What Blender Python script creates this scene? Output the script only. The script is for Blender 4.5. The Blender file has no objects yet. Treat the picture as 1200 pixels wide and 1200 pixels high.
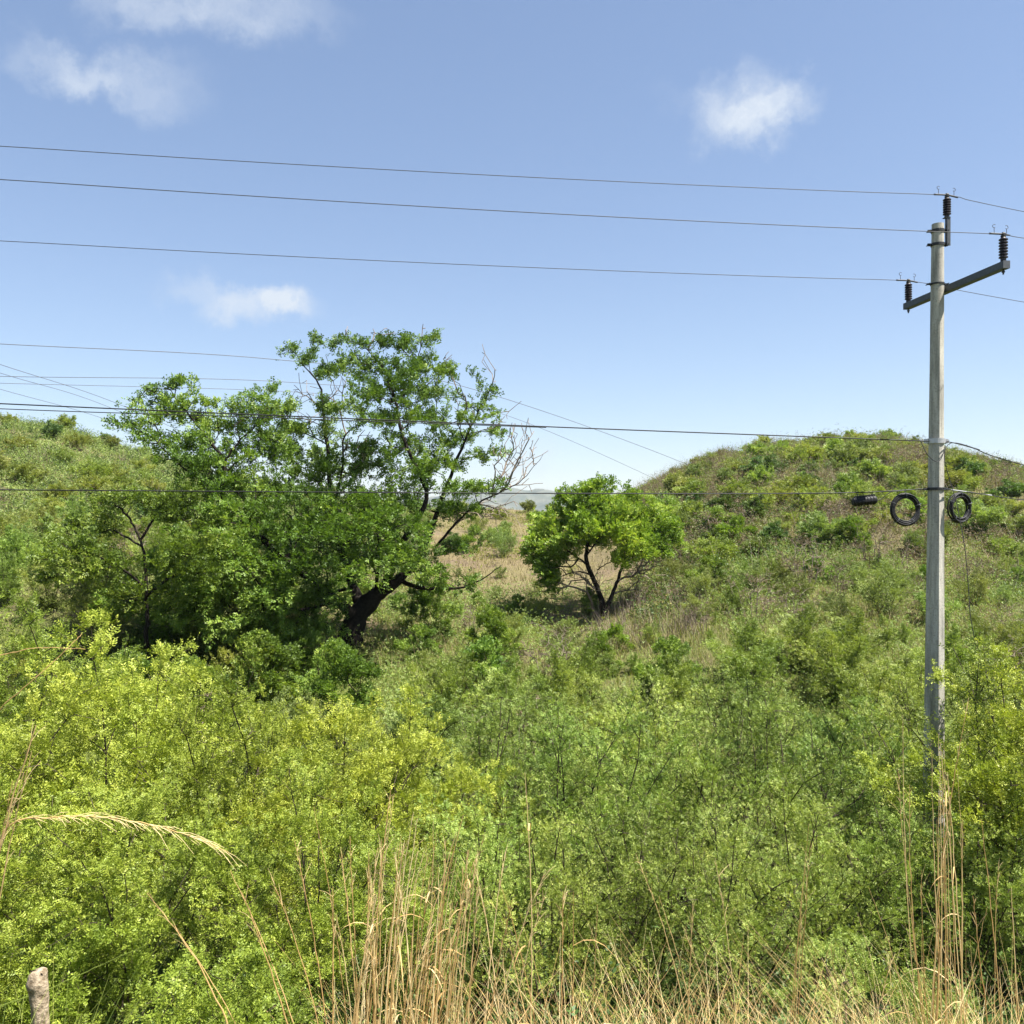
import bpy, math, random
import numpy as np
from mathutils import Vector

R = math.radians
EYE = 6.0
F = 1039.2            # focal length of the photograph in its own pixels

# ------------------------------------------------------------------ camera, sky, sun, exposure
scene = bpy.context.scene
C = scene.collection
cam_d = bpy.data.cameras.new('camera'); cam = bpy.data.objects.new('camera', cam_d); C.objects.link(cam)
cam.location = (0, 0, EYE); cam.rotation_euler = (R(90), 0, 0)
cam_d.sensor_width = 36; cam_d.lens = 36 * F / 1200.0; cam_d.clip_start = 0.05; cam_d.clip_end = 9000
scene.camera = cam
scene.view_settings.view_transform = 'Standard'; scene.view_settings.look = 'None'
scene.view_settings.gamma = 1; scene.view_settings.exposure = 1.7
scene.cycles.max_bounces = 8; scene.cycles.transparent_max_bounces = 8
scene.cycles.diffuse_bounces = 3; scene.cycles.transmission_bounces = 4; scene.cycles.volume_bounces = 0

SUN_EL, SUN_AZ = 62, 112      # azimuth clockwise from +Y (the view direction)
sd = Vector((math.sin(R(SUN_AZ)) * math.cos(R(SUN_EL)), math.cos(R(SUN_AZ)) * math.cos(R(SUN_EL)), math.sin(R(SUN_EL))))
sl = bpy.data.lights.new('sun', 'SUN'); sl.energy = 5.0; sl.angle = R(0.53); sl.color = (1.0, 0.955, 0.87)
so = bpy.data.objects.new('sun', sl); C.objects.link(so); so.rotation_euler = (-sd).to_track_quat('-Z', 'Y').to_euler()

world = bpy.data.worlds.new('World'); scene.world = world; world.use_nodes = True


def N(nt, t, **kw):
    n = nt.nodes.new(t)
    for k, v in kw.items():
        if k in ('inp',):
            for kk, vv in v.items(): n.inputs[kk].default_value = vv
        else: setattr(n, k, v)
    return n


def L(nt, a, b): nt.links.new(a, b)


def mathn(nt, op, a, b=None, clamp=False):
    n = nt.nodes.new('ShaderNodeMath'); n.operation = op; n.use_clamp = clamp
    for i, v in enumerate((a, b)):
        if v is None: continue
        if isinstance(v, (int, float)): n.inputs[i].default_value = v
        else: nt.links.new(v, n.inputs[i])
    return n.outputs[0]


def build_world():
    nt = world.node_tree; nt.nodes.clear()
    out = N(nt, 'ShaderNodeOutputWorld'); bg = N(nt, 'ShaderNodeBackground'); bg.inputs[1].default_value = 0.055
    sky = N(nt, 'ShaderNodeTexSky'); sky.sky_type = 'NISHITA'; sky.sun_disc = False
    sky.sun_elevation = R(SUN_EL); sky.sun_rotation = R(SUN_AZ)
    sky.altitude = 200; sky.air_density = 1.0; sky.dust_density = 0.35; sky.ozone_density = 1.6
    tc = N(nt, 'ShaderNodeTexCoord')
    nz = N(nt, 'ShaderNodeTexNoise', inp={'Scale': 11.0, 'Detail': 8.0, 'Roughness': 0.66}); L(nt, tc.outputs['Generated'], nz.inputs['Vector'])
    sub = N(nt, 'ShaderNodeVectorMath', operation='SUBTRACT'); L(nt, nz.outputs['Color'], sub.inputs[0]); sub.inputs[1].default_value = (.5, .5, .5)
    sc = N(nt, 'ShaderNodeVectorMath', operation='SCALE'); L(nt, sub.outputs[0], sc.inputs[0]); sc.inputs['Scale'].default_value = 0.12
    ad = N(nt, 'ShaderNodeVectorMath', operation='ADD'); L(nt, tc.outputs['Generated'], ad.inputs[0]); L(nt, sc.outputs[0], ad.inputs[1])
    fine = N(nt, 'ShaderNodeTexNoise', inp={'Scale': 22.0, 'Detail': 5.0, 'Roughness': 0.55}); L(nt, ad.outputs[0], fine.inputs['Vector'])
    # clouds, each a bearing on the celestial sphere: x, z slopes, half widths, strength
    clouds = [(870, 128, 70, 50, .95), (925, 115, 46, 24, .42), (285, 358, 92, 26, .75), (325, 354, 40, 22, .5), (140, 88, 92, 34, .38), (80, 80, 48, 28, .30),
              (200, -6, 150, 42, .6), (345, 8, 75, 34, .25), (622, 540, 34, 30, .55), (790, 120, 45, 20, .10), (420, 590, 260, 60, .14)]
    acc = None
    for px, py, rx, ry, st in clouds:
        d = Vector(((px - 600) / F, 1, (600 - py) / F)); ln = d.length; d.normalize()
        s = N(nt, 'ShaderNodeVectorMath', operation='SUBTRACT'); L(nt, ad.outputs[0], s.inputs[0]); s.inputs[1].default_value = d
        m = N(nt, 'ShaderNodeVectorMath', operation='MULTIPLY'); L(nt, s.outputs[0], m.inputs[0])
        m.inputs[1].default_value = (F * ln / rx, F * ln / rx * .8, F * ln / ry)
        le = N(nt, 'ShaderNodeVectorMath', operation='LENGTH'); L(nt, m.outputs[0], le.inputs[0])
        mr = N(nt, 'ShaderNodeMapRange', interpolation_type='SMOOTHSTEP'); L(nt, le.outputs['Value'], mr.inputs[0])
        mr.inputs[1].default_value = 1.25; mr.inputs[2].default_value = 0.15; mr.inputs[3].default_value = 0; mr.inputs[4].default_value = st
        acc = mr.outputs[0] if acc is None else mathn(nt, 'ADD', acc, mr.outputs[0])
    fm = N(nt, 'ShaderNodeMapRange'); L(nt, fine.outputs['Fac'], fm.inputs[0])
    fm.inputs[1].default_value = .3; fm.inputs[2].default_value = .65; fm.inputs[3].default_value = .45; fm.inputs[4].default_value = 1.1
    mask = mathn(nt, 'MULTIPLY', acc, fm.outputs[0], True)
    # faint whitening of the sky near the horizon, where the real air is dusty
    mix = N(nt, 'ShaderNodeMix', data_type='RGBA'); L(nt, mask, mix.inputs['Factor'])
    gm = N(nt, 'ShaderNodeGamma'); gm.inputs['Gamma'].default_value = .75; L(nt, sky.outputs[0], gm.inputs['Color'])
    hs = N(nt, 'ShaderNodeMix', data_type='RGBA', blend_type='MULTIPLY'); hs.inputs['Factor'].default_value = 1; L(nt, gm.outputs[0], hs.inputs['A']); hs.inputs['B'].default_value = (1.27, 1.32, 1.46, 1)
    L(nt, hs.outputs['Result'], mix.inputs['A']); mix.inputs['B'].default_value = (4.2, 4.65, 5.25, 1)
    L(nt, mix.outputs['Result'], bg.inputs[0]); L(nt, bg.outputs[0], out.inputs[0])


build_world()


def at(px, py, d): return np.array([(px - 600) / F * d, d, EYE - (py - 600) / F * d])


# ------------------------------------------------------------------ small tools
def noise2(x, y, seed=0):
    """smooth value noise, numpy"""
    x = np.asarray(x, float); y = np.asarray(y, float)
    xi = np.floor(x).astype(np.int64); yi = np.floor(y).astype(np.int64); fx = x - xi; fy = y - yi
    fx = fx * fx * (3 - 2 * fx); fy = fy * fy * (3 - 2 * fy)

    def h(a, b):
        n = (a * 374761393 + b * 668265263 + seed * 974634777) & 0x7fffffff
        n = ((n ^ (n >> 13)) * 1274126177) & 0x7fffffff
        return ((n ^ (n >> 16)) & 0xffff) / 65535.0
    return (h(xi, yi) * (1 - fx) + h(xi + 1, yi) * fx) * (1 - fy) + (h(xi, yi + 1) * (1 - fx) + h(xi + 1, yi + 1) * fx) * fy


def mesh_from(name, V, Fq, mats, tint=None, smooth=False, midx=None):
    """V (n,3); Fq a (m,k) array or a list of such arrays"""
    if not isinstance(Fq, list): Fq = [Fq]
    Fq = [f for f in Fq if len(f)]
    me = bpy.data.meshes.new(name)
    V = np.ascontiguousarray(V, dtype=np.float32)
    loops = np.concatenate([f.ravel() for f in Fq]).astype(np.int32)
    tot = np.concatenate([np.full(len(f), f.shape[1], np.int32) for f in Fq])
    start = np.concatenate([[0], np.cumsum(tot)[:-1]]).astype(np.int32)
    me.vertices.add(len(V)); me.vertices.foreach_set('co', V.ravel())
    me.loops.add(len(loops)); me.loops.foreach_set('vertex_index', loops)
    me.polygons.add(len(tot)); me.polygons.foreach_set('loop_start', start); me.polygons.foreach_set('loop_total', tot)
    if midx is not None: me.polygons.foreach_set('material_index', np.asarray(midx, np.int32))
    me.polygons.foreach_set('use_smooth', np.full(len(tot), bool(smooth)))
    me.update(calc_edges=True)
    if tint is not None:
        a = me.attributes.new('tint', 'FLOAT', 'POINT'); a.data.foreach_set('value', np.asarray(tint, np.float32))
    for m in (mats if isinstance(mats, (list, tuple)) else [mats]): me.materials.append(m)
    me.validate()
    return me


def unit(v): return v / np.maximum(np.linalg.norm(v, axis=-1, keepdims=True), 1e-9)


class MB:
    """collects geometry that ends as one mesh"""
    def __init__(s): s.V = []; s.Q = []; s.T = []; s.n = 0; s.tint = []

    def add(s, V, Q=None, T=None, tint=0.5):
        V = np.asarray(V, float).reshape(-1, 3)
        if Q is not None and len(Q): s.Q.append(np.asarray(Q).reshape(-1, 4) + s.n)
        if T is not None and len(T): s.T.append(np.asarray(T).reshape(-1, 3) + s.n)
        s.V.append(V); s.n += len(V); s.tint.append(np.full(len(V), tint) if np.isscalar(tint) else np.asarray(tint))

    def tube(s, P, r, k=6, caps=True, bump=0.0, rng=None, tint=0.5):
        P = np.asarray(P, float); n = len(P); r = np.full(n, r) if np.isscalar(r) else np.asarray(r, float)
        T = np.gradient(P, axis=0); T = unit(T)
        ref = np.array([0, 0, 1.0]) if abs(T[0][2]) < .9 else np.array([1.0, 0, 0])
        rings = []; u = unit(np.cross(T[0], ref))
        for i in range(n):
            u = unit(u - T[i] * np.dot(u, T[i])); v = np.cross(T[i], u)
            a = np.arange(k) * 2 * math.pi / k
            rr = r[i] * (1 + (bump * (rng.random(k) - .5) if bump and rng is not None else 0))
            rings.append(P[i] + (np.cos(a) * rr)[:, None] * u + (np.sin(a) * rr)[:, None] * v)
        V = np.concatenate(rings); Q = []
        i = np.arange(n - 1)[:, None] * k; j = np.arange(k)[None]; j2 = (j + 1) % k
        Q = np.stack([i + j, i + j2, i + k + j2, i + k + j], -1).reshape(-1, 4)
        Tt = []
        if caps:
            V = np.vstack([V, P[0], P[-1]]); c0, c1 = n * k, n * k + 1; b = (n - 1) * k
            Tt = [[c0, (q + 1) % k, q] for q in range(k)] + [[c1, b + q, b + (q + 1) % k] for q in range(k)]
        s.add(V, Q, Tt, tint)

    def lathe(s, prof, origin, axis=(0, 0, 1), k=16):
        axis = unit(np.array(axis, float)); ref = np.array([1.0, 0, 0]) if abs(axis[0]) < .9 else np.array([0, 1.0, 0])
        u = unit(np.cross(axis, ref)); v = np.cross(axis, u); a = np.arange(k) * 2 * math.pi / k; V = []
        for r, h in prof: V.append(np.array(origin) + h * axis + (np.cos(a) * r)[:, None] * u + (np.sin(a) * r)[:, None] * v)
        n = len(prof); V = np.concatenate(V); i = np.arange(n - 1)[:, None] * k; j = np.arange(k)[None]; j2 = (j + 1) % k
        Q = np.stack([i + j, i + j2, i + k + j2, i + k + j], -1).reshape(-1, 4)
        s.add(V, Q)

    def box(s, c, ex, ey, ez):
        """centre and three half-axis vectors"""
        c, ex, ey, ez = (np.array(q, float) for q in (c, ex, ey, ez))
        V = [c + a * ex + b * ey + g * ez for g in (-1, 1) for b in (-1, 1) for a in (-1, 1)]
        Q = [[0, 2, 3, 1], [4, 5, 7, 6], [0, 1, 5, 4], [2, 6, 7, 3], [0, 4, 6, 2], [1, 3, 7, 5]]
        s.add(V, Q)

    def mesh(s, name, mats, smooth=False):
        V = np.concatenate(s.V); Fs = []
        if s.Q: Fs.append(np.concatenate(s.Q))
        if s.T: Fs.append(np.concatenate(s.T))
        return mesh_from(name, V, Fs, mats, np.concatenate(s.tint), smooth)

    def build(s, name, mats, parent=None, smooth=False): return link(name, s.mesh(name, mats, smooth), parent)


def link(name, data, parent=None, loc=None):
    o = bpy.data.objects.new(name, data); C.objects.link(o)
    if parent is not None: o.parent = parent
    if loc is not None: o.location = loc
    return o


def tag(o, label, cat, group=None):
    o['label'] = label; o['category'] = cat
    if group: o['group'] = group
    return o


def empty(name, loc=(0, 0, 0), rz=0):
    o = link(name, None); o.location = loc; o.rotation_euler = (0, 0, rz); o.empty_display_size = .2
    return o


def copy_tree(o, parent=None):
    c = o.copy(); C.objects.link(c)
    if parent is not None: c.parent = parent
    for ch in list(o.children): copy_tree(ch, c)
    return c


def smooth_poly(P, sub=6):
    """Catmull-Rom through the rows of P (any number of columns)"""
    P = np.asarray(P, float); Q = np.vstack([2 * P[0] - P[1], P, 2 * P[-1] - P[-2]]); out = []
    for i in range(1, len(Q) - 2):
        for t in np.arange(sub) / sub:
            a, b, c, d = Q[i - 1], Q[i], Q[i + 1], Q[i + 2]
            out.append(.5 * ((2 * b) + (-a + c) * t + (2 * a - 5 * b + 4 * c - d) * t * t + (-a + 3 * b - 3 * c + d) * t ** 3))
    out.append(P[-1]); return np.array(out)


# ------------------------------------------------------------------ materials
def new_mat(name):
    m = bpy.data.materials.new(name); m.use_nodes = True; nt = m.node_tree; nt.nodes.clear()
    out = N(nt, 'ShaderNodeOutputMaterial'); return m, nt, out


def leaf_mat(name, c0, c1, c2, hue=.02, val=.25, trans=.38, rough=.5):
    c0, c1, c2 = [tuple(v * .64 for v in c) for c in (c0, c1, c2)]
    """three base colours over the per-leaf value 'tint'; every plant is shifted a little"""
    m, nt, out = new_mat(name)
    at_ = N(nt, 'ShaderNodeAttribute', attribute_name='tint')
    cr = N(nt, 'ShaderNodeValToRGB'); e = cr.color_ramp.elements
    e[0].position = 0.0; e[0].color = (*c0, 1); e[1].position = 1.0; e[1].color = (*c2, 1)
    k = e.new(.55); k.color = (*c1, 1); L(nt, at_.outputs['Fac'], cr.inputs[0])
    oi = N(nt, 'ShaderNodeObjectInfo')
    hs = N(nt, 'ShaderNodeHueSaturation'); L(nt, cr.outputs[0], hs.inputs['Color'])
    h = N(nt, 'ShaderNodeMapRange'); L(nt, oi.outputs['Random'], h.inputs[0]); h.inputs[3].default_value = .5 - hue; h.inputs[4].default_value = .5 + hue
    L(nt, h.outputs[0], hs.inputs['Hue'])
    wn = N(nt, 'ShaderNodeTexWhiteNoise', noise_dimensions='1D'); L(nt, oi.outputs['Random'], wn.inputs['W'])
    v = N(nt, 'ShaderNodeMapRange'); L(nt, wn.outputs['Value'], v.inputs[0]); v.inputs[3].default_value = 1 - val; v.inputs[4].default_value = 1 + val
    L(nt, v.outputs[0], hs.inputs['Value'])
    p = N(nt, 'ShaderNodeBsdfPrincipled', inp={'Roughness': rough, 'Specular IOR Level': .3}); L(nt, hs.outputs[0], p.inputs['Base Color'])
    t = N(nt, 'ShaderNodeBsdfTranslucent')
    g = N(nt, 'ShaderNodeMix', data_type='RGBA', blend_type='MULTIPLY'); g.inputs['Factor'].default_value = 1
    L(nt, hs.outputs[0], g.inputs['A']); g.inputs['B'].default_value = (1.15, 1.2, .55, 1); L(nt, g.outputs['Result'], t.inputs[0])
    mx = N(nt, 'ShaderNodeMixShader'); mx.inputs[0].default_value = trans
    L(nt, p.outputs[0], mx.inputs[1]); L(nt, t.outputs[0], mx.inputs[2]); L(nt, mx.outputs[0], out.inputs[0])
    return m


def plain(name, col, rough=.7, metal=0, var=.3, scale=8, col2=None, bump=0, spec=.4):
    col = tuple(v * .64 for v in col); col2 = tuple(v * .64 for v in col2) if col2 else None
    m, nt, out = new_mat(name)
    tc = N(nt, 'ShaderNodeTexCoord'); nz = N(nt, 'ShaderNodeTexNoise', inp={'Scale': scale, 'Detail': 6.0, 'Roughness': .6}); L(nt, tc.outputs['Object'], nz.inputs['Vector'])
    cr = N(nt, 'ShaderNodeValToRGB'); c2 = col2 or tuple(min(1, c * (1 + var)) for c in col)
    cr.color_ramp.elements[0].position = .32; cr.color_ramp.elements[0].color = (*[c * (1 - var) for c in col], 1)
    cr.color_ramp.elements[1].position = .68; cr.color_ramp.elements[1].color = (*c2, 1); L(nt, nz.outputs['Fac'], cr.inputs[0])
    p = N(nt, 'ShaderNodeBsdfPrincipled', inp={'Roughness': rough, 'Metallic': metal, 'Specular IOR Level': spec}); L(nt, cr.outputs[0], p.inputs['Base Color'])
    if bump:
        b = N(nt, 'ShaderNodeBump', inp={'Strength': bump, 'Distance': .02}); L(nt, nz.outputs['Fac'], b.inputs['Height']); L(nt, b.outputs[0], p.inputs['Normal'])
    L(nt, p.outputs[0], out.inputs[0]); return m


def concrete_mat():
    m, nt, out = new_mat('weathered_concrete')
    tc = N(nt, 'ShaderNodeTexCoord')
    mp = N(nt, 'ShaderNodeMapping'); mp.inputs['Scale'].default_value = (9, 9, .9); L(nt, tc.outputs['Object'], mp.inputs[0])
    st = N(nt, 'ShaderNodeTexNoise', inp={'Scale': 1.6, 'Detail': 5.0, 'Roughness': .6}); L(nt, mp.outputs[0], st.inputs['Vector'])
    sp = N(nt, 'ShaderNodeTexNoise', inp={'Scale': 45.0, 'Detail': 4.0, 'Roughness': .7}); L(nt, tc.outputs['Object'], sp.inputs['Vector'])
    cr = N(nt, 'ShaderNodeValToRGB'); cr.color_ramp.elements[0].position = .3; cr.color_ramp.elements[0].color = (.19, .18, .16, 1)
    cr.color_ramp.elements[1].position = .66; cr.color_ramp.elements[1].color = (.47, .445, .39, 1); L(nt, st.outputs['Fac'], cr.inputs[0])
    pit = N(nt, 'ShaderNodeMapRange'); L(nt, sp.outputs['Fac'], pit.inputs[0]); pit.inputs[1].default_value = .3; pit.inputs[2].default_value = .5; pit.inputs[3].default_value = .6; pit.inputs[4].default_value = 1
    g = N(nt, 'ShaderNodeMix', data_type='RGBA', blend_type='MULTIPLY'); g.inputs['Factor'].default_value = 1; L(nt, cr.outputs[0], g.inputs['A']); L(nt, pit.outputs[0], g.inputs['B'])
    big = N(nt, 'ShaderNodeTexNoise', inp={'Scale': 2.2, 'Detail': 7.0, 'Roughness': .75}); L(nt, tc.outputs['Object'], big.inputs['Vector'])
    bm = N(nt, 'ShaderNodeMapRange'); L(nt, big.outputs['Fac'], bm.inputs[0]); bm.inputs[1].default_value = .5; bm.inputs[2].default_value = .72; bm.inputs[3].default_value = 0; bm.inputs[4].default_value = .55
    g2 = N(nt, 'ShaderNodeMix', data_type='RGBA'); L(nt, bm.outputs[0], g2.inputs['Factor']); L(nt, g.outputs['Result'], g2.inputs['A']); g2.inputs['B'].default_value = (.24, .225, .19, 1); g = g2
    p = N(nt, 'ShaderNodeBsdfPrincipled', inp={'Roughness': .9, 'Specular IOR Level': .2}); L(nt, g.outputs['Result'], p.inputs['Base Color'])
    b = N(nt, 'ShaderNodeBump', inp={'Strength': .5, 'Distance': .006}); L(nt, sp.outputs['Fac'], b.inputs['Height']); L(nt, b.outputs[0], p.inputs['Normal'])
    L(nt, p.outputs[0], out.inputs[0]); return m


def ground_mat():
    m, nt, out = new_mat('dry_hillside')
    tc = N(nt, 'ShaderNodeTexCoord')
    def noise(s, d=6, r=.6):
        n = N(nt, 'ShaderNodeTexNoise', inp={'Scale': s, 'Detail': float(d), 'Roughness': r}); L(nt, tc.outputs['Object'], n.inputs['Vector']); return n.outputs['Fac']
    def ramp(f, *st):
        cr = N(nt, 'ShaderNodeValToRGB'); e = cr.color_ramp.elements
        e[0].position = st[0][0]; e[0].color = (*[v * .64 for v in st[0][1]], 1); e[1].position = st[-1][0]; e[1].color = (*[v * .64 for v in st[-1][1]], 1)
        for p_, c_ in st[1:-1]: q = e.new(p_); q.color = (*[v * .64 for v in c_], 1)
        L(nt, f, cr.inputs[0]); return cr.outputs[0]
    def mix(f, a, b, bt='MIX'):
        g = N(nt, 'ShaderNodeMix', data_type='RGBA', blend_type=bt)
        if isinstance(f, float): g.inputs['Factor'].default_value = f
        else: L(nt, f, g.inputs['Factor'])
        L(nt, a, g.inputs['A']); L(nt, b, g.inputs['B']); return g.outputs['Result']
    straw = ramp(noise(7, 10, .8), (.3, (.13, .085, .045)), (.5, (.25, .20, .105)), (.7, (.38, .315, .18)))
    soil = ramp(noise(9, 6, .7), (.35, (.12, .09, .058)), (.65, (.33, .25, .16)))
    green = ramp(noise(14, 10, .85), (.3, (.05, .07, .018)), (.5, (.15, .185, .045)), (.72, (.36, .36, .13)))
    m1 = N(nt, 'ShaderNodeMapRange'); L(nt, noise(.35, 5, .6), m1.inputs[0]); m1.inputs[1].default_value = .46; m1.inputs[2].default_value = .56
    m2 = N(nt, 'ShaderNodeMapRange'); L(nt, noise(.16, 7, .65), m2.inputs[0]); m2.inputs[1].default_value = .33; m2.inputs[2].default_value = .50
    da = N(nt, 'ShaderNodeAttribute', attribute_name='tint')
    gm = mathn(nt, 'SUBTRACT', m2.outputs[0], mathn(nt, 'MULTIPLY', da.outputs['Fac'], .8), True)
    c = mix(m1.outputs[0], straw, soil); c = mix(gm, c, green)
    p = N(nt, 'ShaderNodeBsdfPrincipled', inp={'Roughness': .95, 'Specular IOR Level': .1}); L(nt, c, p.inputs['Base Color'])
    b = N(nt, 'ShaderNodeBump', inp={'Strength': .9, 'Distance': .12}); L(nt, noise(5, 8, .8), b.inputs['Height']); L(nt, b.outputs[0], p.inputs['Normal'])
    L(nt, p.outputs[0], out.inputs[0]); return m


M = dict(
    lime=leaf_mat('lime_leaves', (.14, .20, .028), (.38, .47, .06), (.68, .72, .12), .012, .14, .30),
    fine=leaf_mat('fine_green_leaves', (.10, .16, .03), (.34, .46, .09), (.66, .73, .19), .016, .16, .32),
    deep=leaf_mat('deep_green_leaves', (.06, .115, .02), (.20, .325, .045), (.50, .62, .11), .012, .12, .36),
    vivid=leaf_mat('vivid_green_leaves', (.08, .15, .02), (.28, .44, .055), (.68, .78, .13), .01, .1, .40),
    olive=leaf_mat('olive_leaves', (.11, .15, .035), (.27, .34, .085), (.48, .52, .17), .022, .3, .35),
    yolive=leaf_mat('yellow_olive_leaves', (.11, .16, .028), (.28, .35, .06), (.52, .54, .14), .02, .2, .38),
    dark=leaf_mat('dark_scrub_leaves', (.04, .08, .02), (.11, .19, .045), (.24, .34, .09), .02, .25, .32),
    dry=leaf_mat('dry_brown_leaves', (.13, .095, .06), (.25, .19, .12), (.40, .33, .22), .01, .25, .25, .8),
    straw=leaf_mat('dry_straw', (.42, .25, .08), (.84, .58, .24), (1.1, .92, .55), .01, .1, .30, .7),
    dull=leaf_mat('dull_dry_grass', (.15, .125, .05), (.34, .29, .13), (.54, .47, .24), .01, .1, .25, .8),
    grass=leaf_mat('green_blades', (.12, .18, .03), (.26, .33, .06), (.45, .46, .12), .01, .1, .35),
    bark=plain('dark_bark', (.030, .024, .020), .95, var=.45, scale=14, bump=.6, spec=.1),
    stem=plain('brown_stems', (.075, .058, .042), .9, var=.4, scale=20, spec=.15),
    pale=plain('pale_dead_wood', (.26, .21, .165), .9, var=.3, scale=18, spec=.1),
    concrete=concrete_mat(),
    galv=plain('weathered_galvanised_steel', (.115, .125, .14), .6, .35, .2, 25),
    steel=plain('dark_steel_fittings', (.06, .06, .062), .55, .6, .3, 30),
    bright=plain('bright_steel_strap', (.62, .62, .62), .4, .5, .1, 30),
    rubber=plain('dark_polymer', (.022, .014, .015), .42, 0, .2, 20),
    black=plain('black_plastic', (.016, .016, .018), .6, 0, .2, 20, spec=.3),
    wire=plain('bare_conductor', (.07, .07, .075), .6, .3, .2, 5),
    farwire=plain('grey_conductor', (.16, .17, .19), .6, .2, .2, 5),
    post=plain('weathered_post_wood', (.34, .25, .155), .9, var=.4, scale=30, col2=(.62, .50, .36), bump=.8, spec=.1),
    ground=ground_mat(),
    farhill=plain('far_hill_scrub', (.05, .085, .065), .95, var=.35, scale=.012, col2=(.17, .17, .13)),
)

# ------------------------------------------------------------------ terrain
SKX = np.array([-900, -200, 0, 60, 100, 150, 200, 250, 300, 400, 500, 560, 640, 690, 720, 760, 800, 850, 900, 980, 1060, 1100, 1150, 1200, 1300, 1500, 2100], float)
SKY = np.array([500, 492, 501, 505, 515, 532, 549, 566, 581, 595, 600, 602, 602, 598, 588, 572, 556, 537, 526, 520, 524, 530, 542, 556, 580, 600, 600], float)
RIDGE = 75.0


def height(x, y):
    x = np.asarray(x, float); y = np.asarray(y, float)
    px = 600 + x / np.maximum(y, 12) * F
    S = np.interp(np.clip(px, -900, 2100), SKX, SKY)
    zr = EYE + (600 - S) / F * RIDGE
    t = np.clip((y - 18) / (RIDGE - 18), 0, 1)
    f = t * (1.2 - .2 * t * t)
    z = zr * f
    back = np.clip((y - RIDGE) / 120.0, 0, 1); back = back * back * (3 - 2 * back)
    z = z * (1 - back) - 6 * back
    # left shoulder under the big tree
    z = z + 1.2 * np.exp(-((x + 7) / 9) ** 2 - ((y - 27) / 8) ** 2)
    # road embankment
    e = np.interp(y, [-400, 1.0, 3.2, 5.6, 10.5, 16], [4.3, 4.3, 2.9, 1.7, .25, 0])
    z = z + e
    amp = np.clip((y - 4) / 20, 0.05, 1)
    z = z + amp * ((noise2(x * .13, y * .13, 3) - .5) * .9 + (noise2(x * .45, y * .45, 5) - .5) * .3 + (noise2(x * 1.5, y * 1.5, 7) - .5) * .12)
    return z


def build_ground():
    ys = np.concatenate([np.linspace(-60, 0, 14), np.linspace(.4, 30, 110), np.linspace(30.4, 100, 150), np.geomspace(102, 3500, 60)])
    us = np.concatenate([np.linspace(-3.2, -1.02, 30), np.linspace(-1, 1, 360), np.linspace(1.02, 3.2, 30)])
    Y, U = np.meshgrid(ys, us, indexing='ij'); X = U * (np.maximum(Y, 0) + 18)
    Z = height(X, Y); V = np.stack([X, Y, Z], -1).reshape(-1, 3)
    ny, nx = len(ys), len(us); i = np.arange(ny - 1)[:, None] * nx; j = np.arange(nx - 1)[None]
    Q = np.stack([i + j, i + j + 1, i + nx + j + 1, i + nx + j], -1).reshape(-1, 4)
    PXg = 600 + X / np.maximum(Y, 12) * F
    dry = np.interp(PXg, [380, 500, 780, 900, 1300], [.25, 1, 1, .75, .65]) * np.interp(Y, [24, 29, 76, 80], [0, 1, 1, 0])
    o = link('ground', mesh_from('ground', V, Q, M['ground'], dry.ravel(), smooth=True)); o['kind'] = 'structure'


build_ground()


def build_far_hill():
    rng = np.random.default_rng(4)
    xs = np.linspace(-1500, 1500, 260); ys = np.linspace(2300, 3300, 40)
    X, Y = np.meshgrid(xs, ys)
    px = 600 + xs / 2800 * F
    S = np.interp(px, [40, 300, 440, 500, 545, 580, 640, 690, 730, 800, 900, 1200], [590, 592, 590, 586, 582, 577, 579, 583, 586, 588, 591, 593])
    H = EYE + (600 - S) / F * 2800 + 14
    H = H + (noise2(xs * .02, xs * 0, 2) - .5) * 14
    prof = np.sin(np.clip((ys - 2300) / 1000, 0, 1) * math.pi) ** .8
    Z = H[None] * prof[:, None] - 8 + (noise2(X * .015, Y * .015, 9) - .5) * 26 * prof[:, None] + (noise2(X * .05, Y * .05, 8) - .5) * 9 * prof[:, None]
    V = np.stack([X, Y, Z], -1).reshape(-1, 3); ny, nx = Z.shape; i = np.arange(ny - 1)[:, None] * nx; j = np.arange(nx - 1)[None]
    Q = np.stack([i + j, i + j + 1, i + nx + j + 1, i + nx + j], -1).reshape(-1, 4)
    o = link('distant_hill', mesh_from('distant_hill', V, Q, M['farhill'])); o['kind'] = 'structure'


build_far_hill()


def build_haze():
    m, nt, out = new_mat('haze_air')
    v = N(nt, 'ShaderNodeVolumePrincipled'); v.inputs['Color'].default_value = (.80, .90, 1.0, 1); v.inputs['Density'].default_value = .00010; v.inputs['Anisotropy'].default_value = .25
    L(nt, v.outputs[0], out.inputs['Volume'])
    b = MB(); b.box((0, 1500, 48), (11600, 0, 0), (0, 2100, 0), (0, 0, 62)); o = b.build('haze', m); o['kind'] = 'stuff'


build_haze()


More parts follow.
